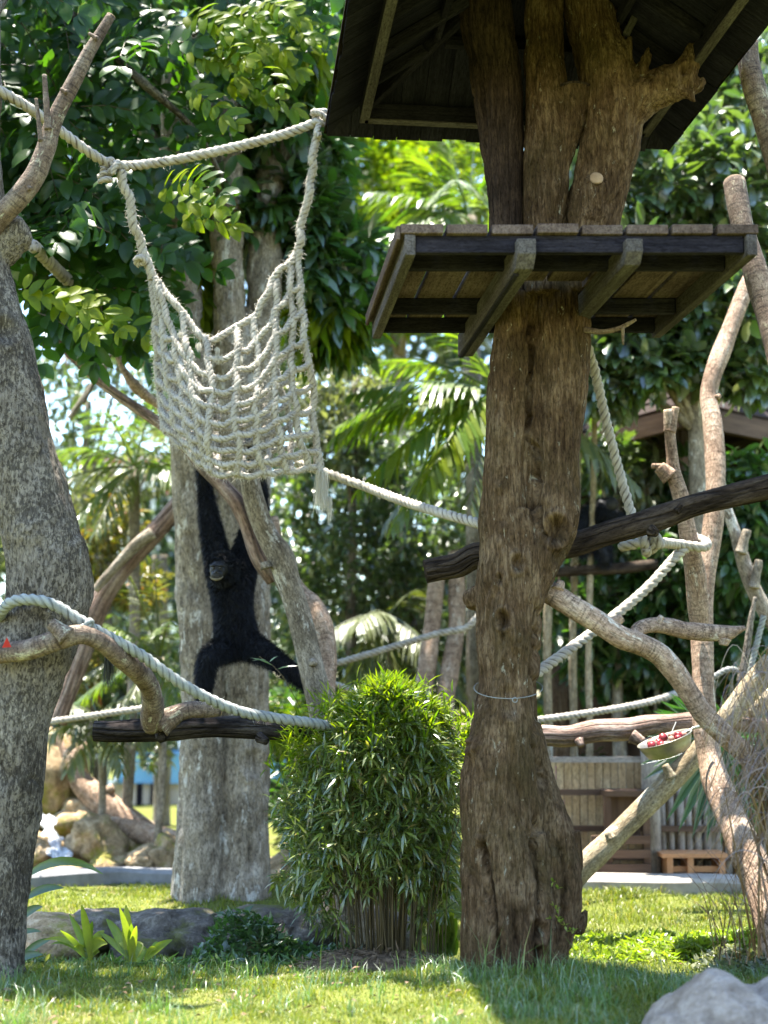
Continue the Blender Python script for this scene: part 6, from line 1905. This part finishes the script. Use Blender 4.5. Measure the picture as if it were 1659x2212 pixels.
mb = MB(); mb.box([ha[0], 22, -.3], [hb2[0] - ha[0], 0, 0], [0, 3, 0], [0, 0, P(0, 1692, 22)[2] + .3]); mb.build('wall', M['beige'], house, False)
b0 = P(250, 1660, 21.9)
mb = MB(); mb.box([b0[0], 21.9, P(0, 1692, 22)[2]], [hb2[0] - b0[0], 0, 0], [0, 3, 0], [0, 0, px(62, 22)]); mb.build('blue_band', M['blue'], house, False)
mb = MB(); mb.beam(P(215, 1712, 21.8), P(252, 1682, 21.8), .3, .05); mb.build('eave', M['white'], house, False)
for u in (292, 322, 345):
    mb = MB(); q = P(u, 1790, 21.7); mb.box([q[0], 21.7, -.3], [.09, 0, 0], [0, .09, 0], [0, 0, P(0, 1690, 22)[2] + .3]); mb.build('post', M['wood'], house, False)
wh = thing('building', 'blurred white house wall with red lines, seen through leaves left of the ape', 'building', P(280, 1000, 40) * [1, 1, 0])
wa, wb = P(190, 1100, 40), P(380, 1100, 40)
mb = MB(); mb.box([wa[0], 40, -.5], [wb[0] - wa[0], 0, 0], [0, 5, 0], [0, 0, P(0, 975, 40)[2] + .5]); mb.build('wall', M['white'], wh, False)
for v in (1000, 1035, 1068):
    mb = MB(); mb.box([wa[0] - .05, 39.94, P(0, v, 40)[2]], [wb[0] - wa[0] + .1, 0, 0], [0, .1, 0], [0, 0, .09]); mb.build('red_trim', M['redtrim'], wh, False)

# thin upright stems at right
for i, (u, w, Y, lab) in enumerate(((1185, 20, 13.0, 'left of three thin greenish stems right of the dead trunk'), (1240, 18, 13.2, 'middle of three thin greenish stems right of the dead trunk'), (1274, 16, 12.8, 'right of three thin greenish stems right of the dead trunk'))):
    pts = [(u - 12, 1890, w, Y), (u - 4, 1760, w, Y), (u, 1600, w * .95, Y), (u - 3, 1400, w * .9, Y), (u + 2, 1200, w * .85, Y), (u + 10, 950, w * .8, Y), (u + 6, 700, w * .7, Y)]
    limb_thing('slender_tree', lab, 'tree', pts, M['ochre'], 'thin stems behind the trunk', amp=.03)
limb_thing('dark_tree', 'dark leaning tree trunk beyond the far rope at right', 'tree', [(1440, 1640, 60, 15), (1410, 1520, 60, 15), (1372, 1420, 58, 15), (1350, 1330, 58, 15), (1340, 1200, 56, 15)], M['darkbark'])
limb_thing('dark_tree', 'dark slender trunk in front of the beige building', 'tree', [(348, 1830, 40, 18), (350, 1700, 36, 18), (352, 1560, 34, 18), (350, 1400, 32, 18), (345, 1200, 30, 18)], M['tan'])

# ------------------------------------------------------------------ the thicket behind
def bg_tree(label, base, blobs, per, ln, wd, kn, mat, tw=40, droop=.25, spread=.75, pick=0, name='tree', cat='tree', group=None, tmat='tan', shell=.45):
    u, v, Y = base
    c = P(u, v, Y)
    root = thing(name, label, cat, [c[0], c[1], 0], group)
    g = np.array([c[0], c[1], -.05])
    mb = MB()
    top = c + [0, 0, .2]
    cc = catmull(np.array([g, g * .5 + top * .5 + [random.uniform(-.1, .1), 0, 0], top]), .25)
    mb.tube(cc, np.linspace(px(tw, Y) / 2, px(tw, Y) / 3, len(cc)), 10, .05, 3, random.random() * 9)
    mb.build('trunk' if cat == 'tree' else 'stem', M[tmat], root)
    for b in blobs:
        e = P(*b[:3])
        s = cc[int(len(cc) * .7)]
        m2 = MB(); q = catmull(np.array([s, (s + e) / 2 + [0, 0, .1], e]), .25)
        m2.tube(q, np.linspace(px(tw, Y) / 4, .015, len(q)), 7, .05, 4)
        m2.build('limb', M[tmat], root)
    crown(root, blobs, per, ln, wd, kn, M[mat], droop, spread, pick, shell=shell)
    return root
bg_tree('large leaved glossy tree at right above the platform corner, sun on its upper leaves', (1500, 600, 12.5),
    [(1430, 400, 12.6, 130, 130, .6, 110), (1590, 420, 12.6, 130, 200, .6, 150), (1400, 600, 12.5, 150, 120, .6, 130), (1560, 660, 12.4, 160, 110, .5, 140), (1350, 740, 12.4, 120, 70, .4, 80), (1440, 800, 12.3, 110, 50, .3, 60), (1320, 830, 12.4, 80, 50, .3, 60), (1620, 790, 12.4, 70, 70, .3, 50), (1640, 250, 13, 90, 170, .7, 80), (1560, 180, 13.4, 110, 100, .7, 60)], 7, .21, .10, 'oval', 'leafdark', 46, .3, .75, 260)
bg_tree('yellow-green tree lit from behind below the roof edge at right', (1400, 330, 16.5), [(1440, 340, 16.2, 170, 60, .8, 110), (1350, 430, 16.2, 90, 60, .6, 50)], 8, .17, .085, 'diamond', 'leafyel', 30)
bg_tree('tall dull green tree in the distance behind the bright palm', (860, 420, 20), [(800, 380, 19, 150, 130, 1.2, 200), (930, 330, 20, 130, 90, 1.2, 130), (760, 560, 18.5, 140, 120, 1, 170), (900, 620, 18.5, 160, 110, 1, 180), (720, 130, 20, 60, 120, 1, 70)], 8, .19, .09, 'diamond', 'leafyel', 40)
bg_tree('dark dense shrub in the gap between the net and the dead trunk', (880, 1150, 16), [(760, 1000, 15.5, 150, 130, .8, 230), (900, 1120, 15.5, 180, 150, .9, 300), (760, 1230, 15.2, 150, 140, .8, 240), (940, 1330, 15.4, 150, 160, .8, 240), (700, 1400, 15.6, 150, 150, .8, 200), (630, 1130, 15.8, 100, 150, .7, 170), (880, 1490, 15.2, 200, 110, .8, 220)], 8, .12, .06, 'diamond', 'leafdark', 40, name='shrub', cat='shrub')
bg_tree('pale leaved shrub beside the net with sun spotted leaves', (770, 850, 15.2), [(740, 860, 15, 110, 90, .6, 150), (720, 960, 14.8, 70, 80, .5, 80)], 8, .11, .06, 'diamond', 'leafpale', 30, name='shrub', cat='shrub')
bg_tree('dark shrub with broad leaves under the hut eave beside the taut rope', (1340, 1050, 14.0), [(1290, 990, 13.6, 80, 50, .4, 60), (1380, 1060, 14.4, 110, 110, .6, 110)], 7, .17, .075, 'diamond', 'leafdark', 28, name='shrub', cat='shrub')
bg_tree('pale flowering looking shrub with whitish leaves next to the second ape', (1390, 1030, 13.9), [(1400, 1040, 13.8, 50, 60, .3, 34), (1340, 1180, 13.6, 40, 40, .3, 20)], 7, .16, .05, 'lance', 'leafpale', 16, name='shrub', cat='shrub')
bg_tree('leafy green shrub filling the space between the tall pole and the trunk', (1340, 1300, 13.8), [(1290, 1290, 13.8, 130, 120, .6, 150), (1420, 1260, 13.6, 120, 130, .6, 150), (1380, 1430, 14, 160, 100, .6, 150)], 6, .19, .075, 'oval', 'leafrose', 28, .35, .7, 120, name='shrub', cat='shrub')
bg_tree('broad leaved shrub behind the thin grey pole at the right edge', (1620, 1120, 13.4), [(1610, 1050, 13.2, 100, 70, .5, 90), (1610, 1180, 13.2, 110, 120, .6, 140), (1620, 1380, 13.4, 110, 120, .6, 140), (1500, 1080, 14, 90, 100, .5, 80)], 6, .20, .08, 'oval', 'leafrose', 28, .35, .7, 140, name='shrub', cat='shrub')
bg_tree('bright sunlit shrub far behind the far rope', (1300, 1520, 19), [(1280, 1430, 19, 90, 70, .8, 110), (1360, 1520, 19, 120, 60, .8, 140), (1230, 1580, 18.5, 90, 60, .7, 100), (1420, 1590, 18, 90, 60, .6, 80)], 8, .15, .075, 'diamond', 'leafyel', 26, name='shrub', cat='shrub')
bg_tree('dark shrub low behind the horizontal log and the fence', (1250, 1700, 15.6), [(1240, 1660, 15.4, 110, 90, .5, 130), (1480, 1500, 16, 90, 80, .6, 100)], 7, .13, .06, 'diamond', 'leafdark', 22, name='shrub', cat='shrub')
bg_tree('shrub with yellowish leaves behind the slanting branch at left', (190, 1250, 15), [(240, 1130, 15, 70, 60, .5, 70), (170, 1260, 14.8, 80, 70, .5, 80), (300, 1270, 14.8, 60, 60, .5, 50), (180, 1440, 14.6, 60, 50, .4, 50)], 8, .13, .05, 'diamond', 'leafcroton', 22, name='shrub', cat='shrub')
bg_tree('thin small leaved tree against the sky at left behind the sloping branch', (190, 900, 17), [(140, 760, 17, 110, 80, .8, 90), (280, 740, 17, 110, 70, .8, 80), (220, 880, 17, 130, 80, .8, 80), (150, 1000, 17, 90, 80, .7, 60), (330, 860, 17.5, 70, 90, .7, 60), (60, 860, 17, 80, 120, .7, 60)], 6, .13, .055, 'diamond', 'leafdark', 22)
bg_tree('dull olive shrub behind the low palm at left', (240, 1040, 16), [(200, 1080, 16, 110, 60, .6, 80), (330, 1000, 16, 60, 80, .6, 60), (100, 1180, 15.5, 90, 80, .6, 90)], 7, .12, .055, 'diamond', 'leafpale', 22, name='shrub', cat='shrub')
bg_tree('dark green shrub behind the pale palm and driftwood at left', (200, 1500, 16.4), [(200, 1400, 16.2, 180, 90, .7, 200), (160, 1530, 16.2, 150, 90, .7, 170), (310, 1500, 16, 90, 110, .6, 120), (60, 1650, 16, 110, 110, .6, 130), (290, 1610, 17, 80, 40, .4, 50)], 7, .15, .06, 'diamond', 'leafdark', 26, name='shrub', cat='shrub')
bg_tree('dark shrub around the foot of the big tree on its right', (620, 1700, 14.4), [(640, 1720, 14.4, 70, 110, .5, 120), (610, 1560, 14.6, 60, 80, .5, 80)], 7, .13, .055, 'diamond', 'leafrose', 20, name='shrub', cat='shrub')
# magenta flowers
fl = thing('flowering_plant', 'plant with a few magenta blooms seen right of the dead trunk', 'plant', P(1215, 1885, 13.1) * [1, 1, 0])
mb = MB(); g = P(1215, 1890, 13.1); g[2] = 0; mb.tube(catmull(np.array([g, P(1212, 1780, 13.1), P(1208, 1660, 13.1)]), .1), .012, 6); mb.build('stem', M['culm'], fl)
for (u, v) in ((1206, 1664), (1212, 1730), (1208, 1768), (1216, 1772), (1203, 1672)):
    p = np.repeat(P(u, v, 13.0)[None], 9, 0)
    leaves_obj('bloom', p, rnd_dirs(9), rnd_dirs(9), np.full(9, .06), np.full(9, .045), 'diamond', M['petal'], fl)
# the far wood, one mass
def far_wood():
    Ls = []
    n = 0
    P_, D_ = [], []
    while n < 5200:
        u = random.uniform(-350, 2010); v = random.uniform(-250, 1640)
        dens = 1.0
        if 60 < u < 345 and 680 < v < 1090: dens = .16
        if 640 < u < 770 and v < 70: dens = .12
        if 800 < u < 900 and 285 < v < 345: dens = .25
        if v < 60: dens *= .8
        if random.random() > dens: continue
        Y = random.uniform(23, 29)
        P_.append(P(u, v, Y)); d = rnd_dirs(1)[0]; d[1] = -abs(d[1]); D_.append(d); n += 1
    L = clusters(np.array(P_), np.array(D_), 9, .40, .19, .25, .85)
    kind(leaves_obj('far_wood', *L, 'diamond', M['leafdark']), 'stuff')
far_wood()
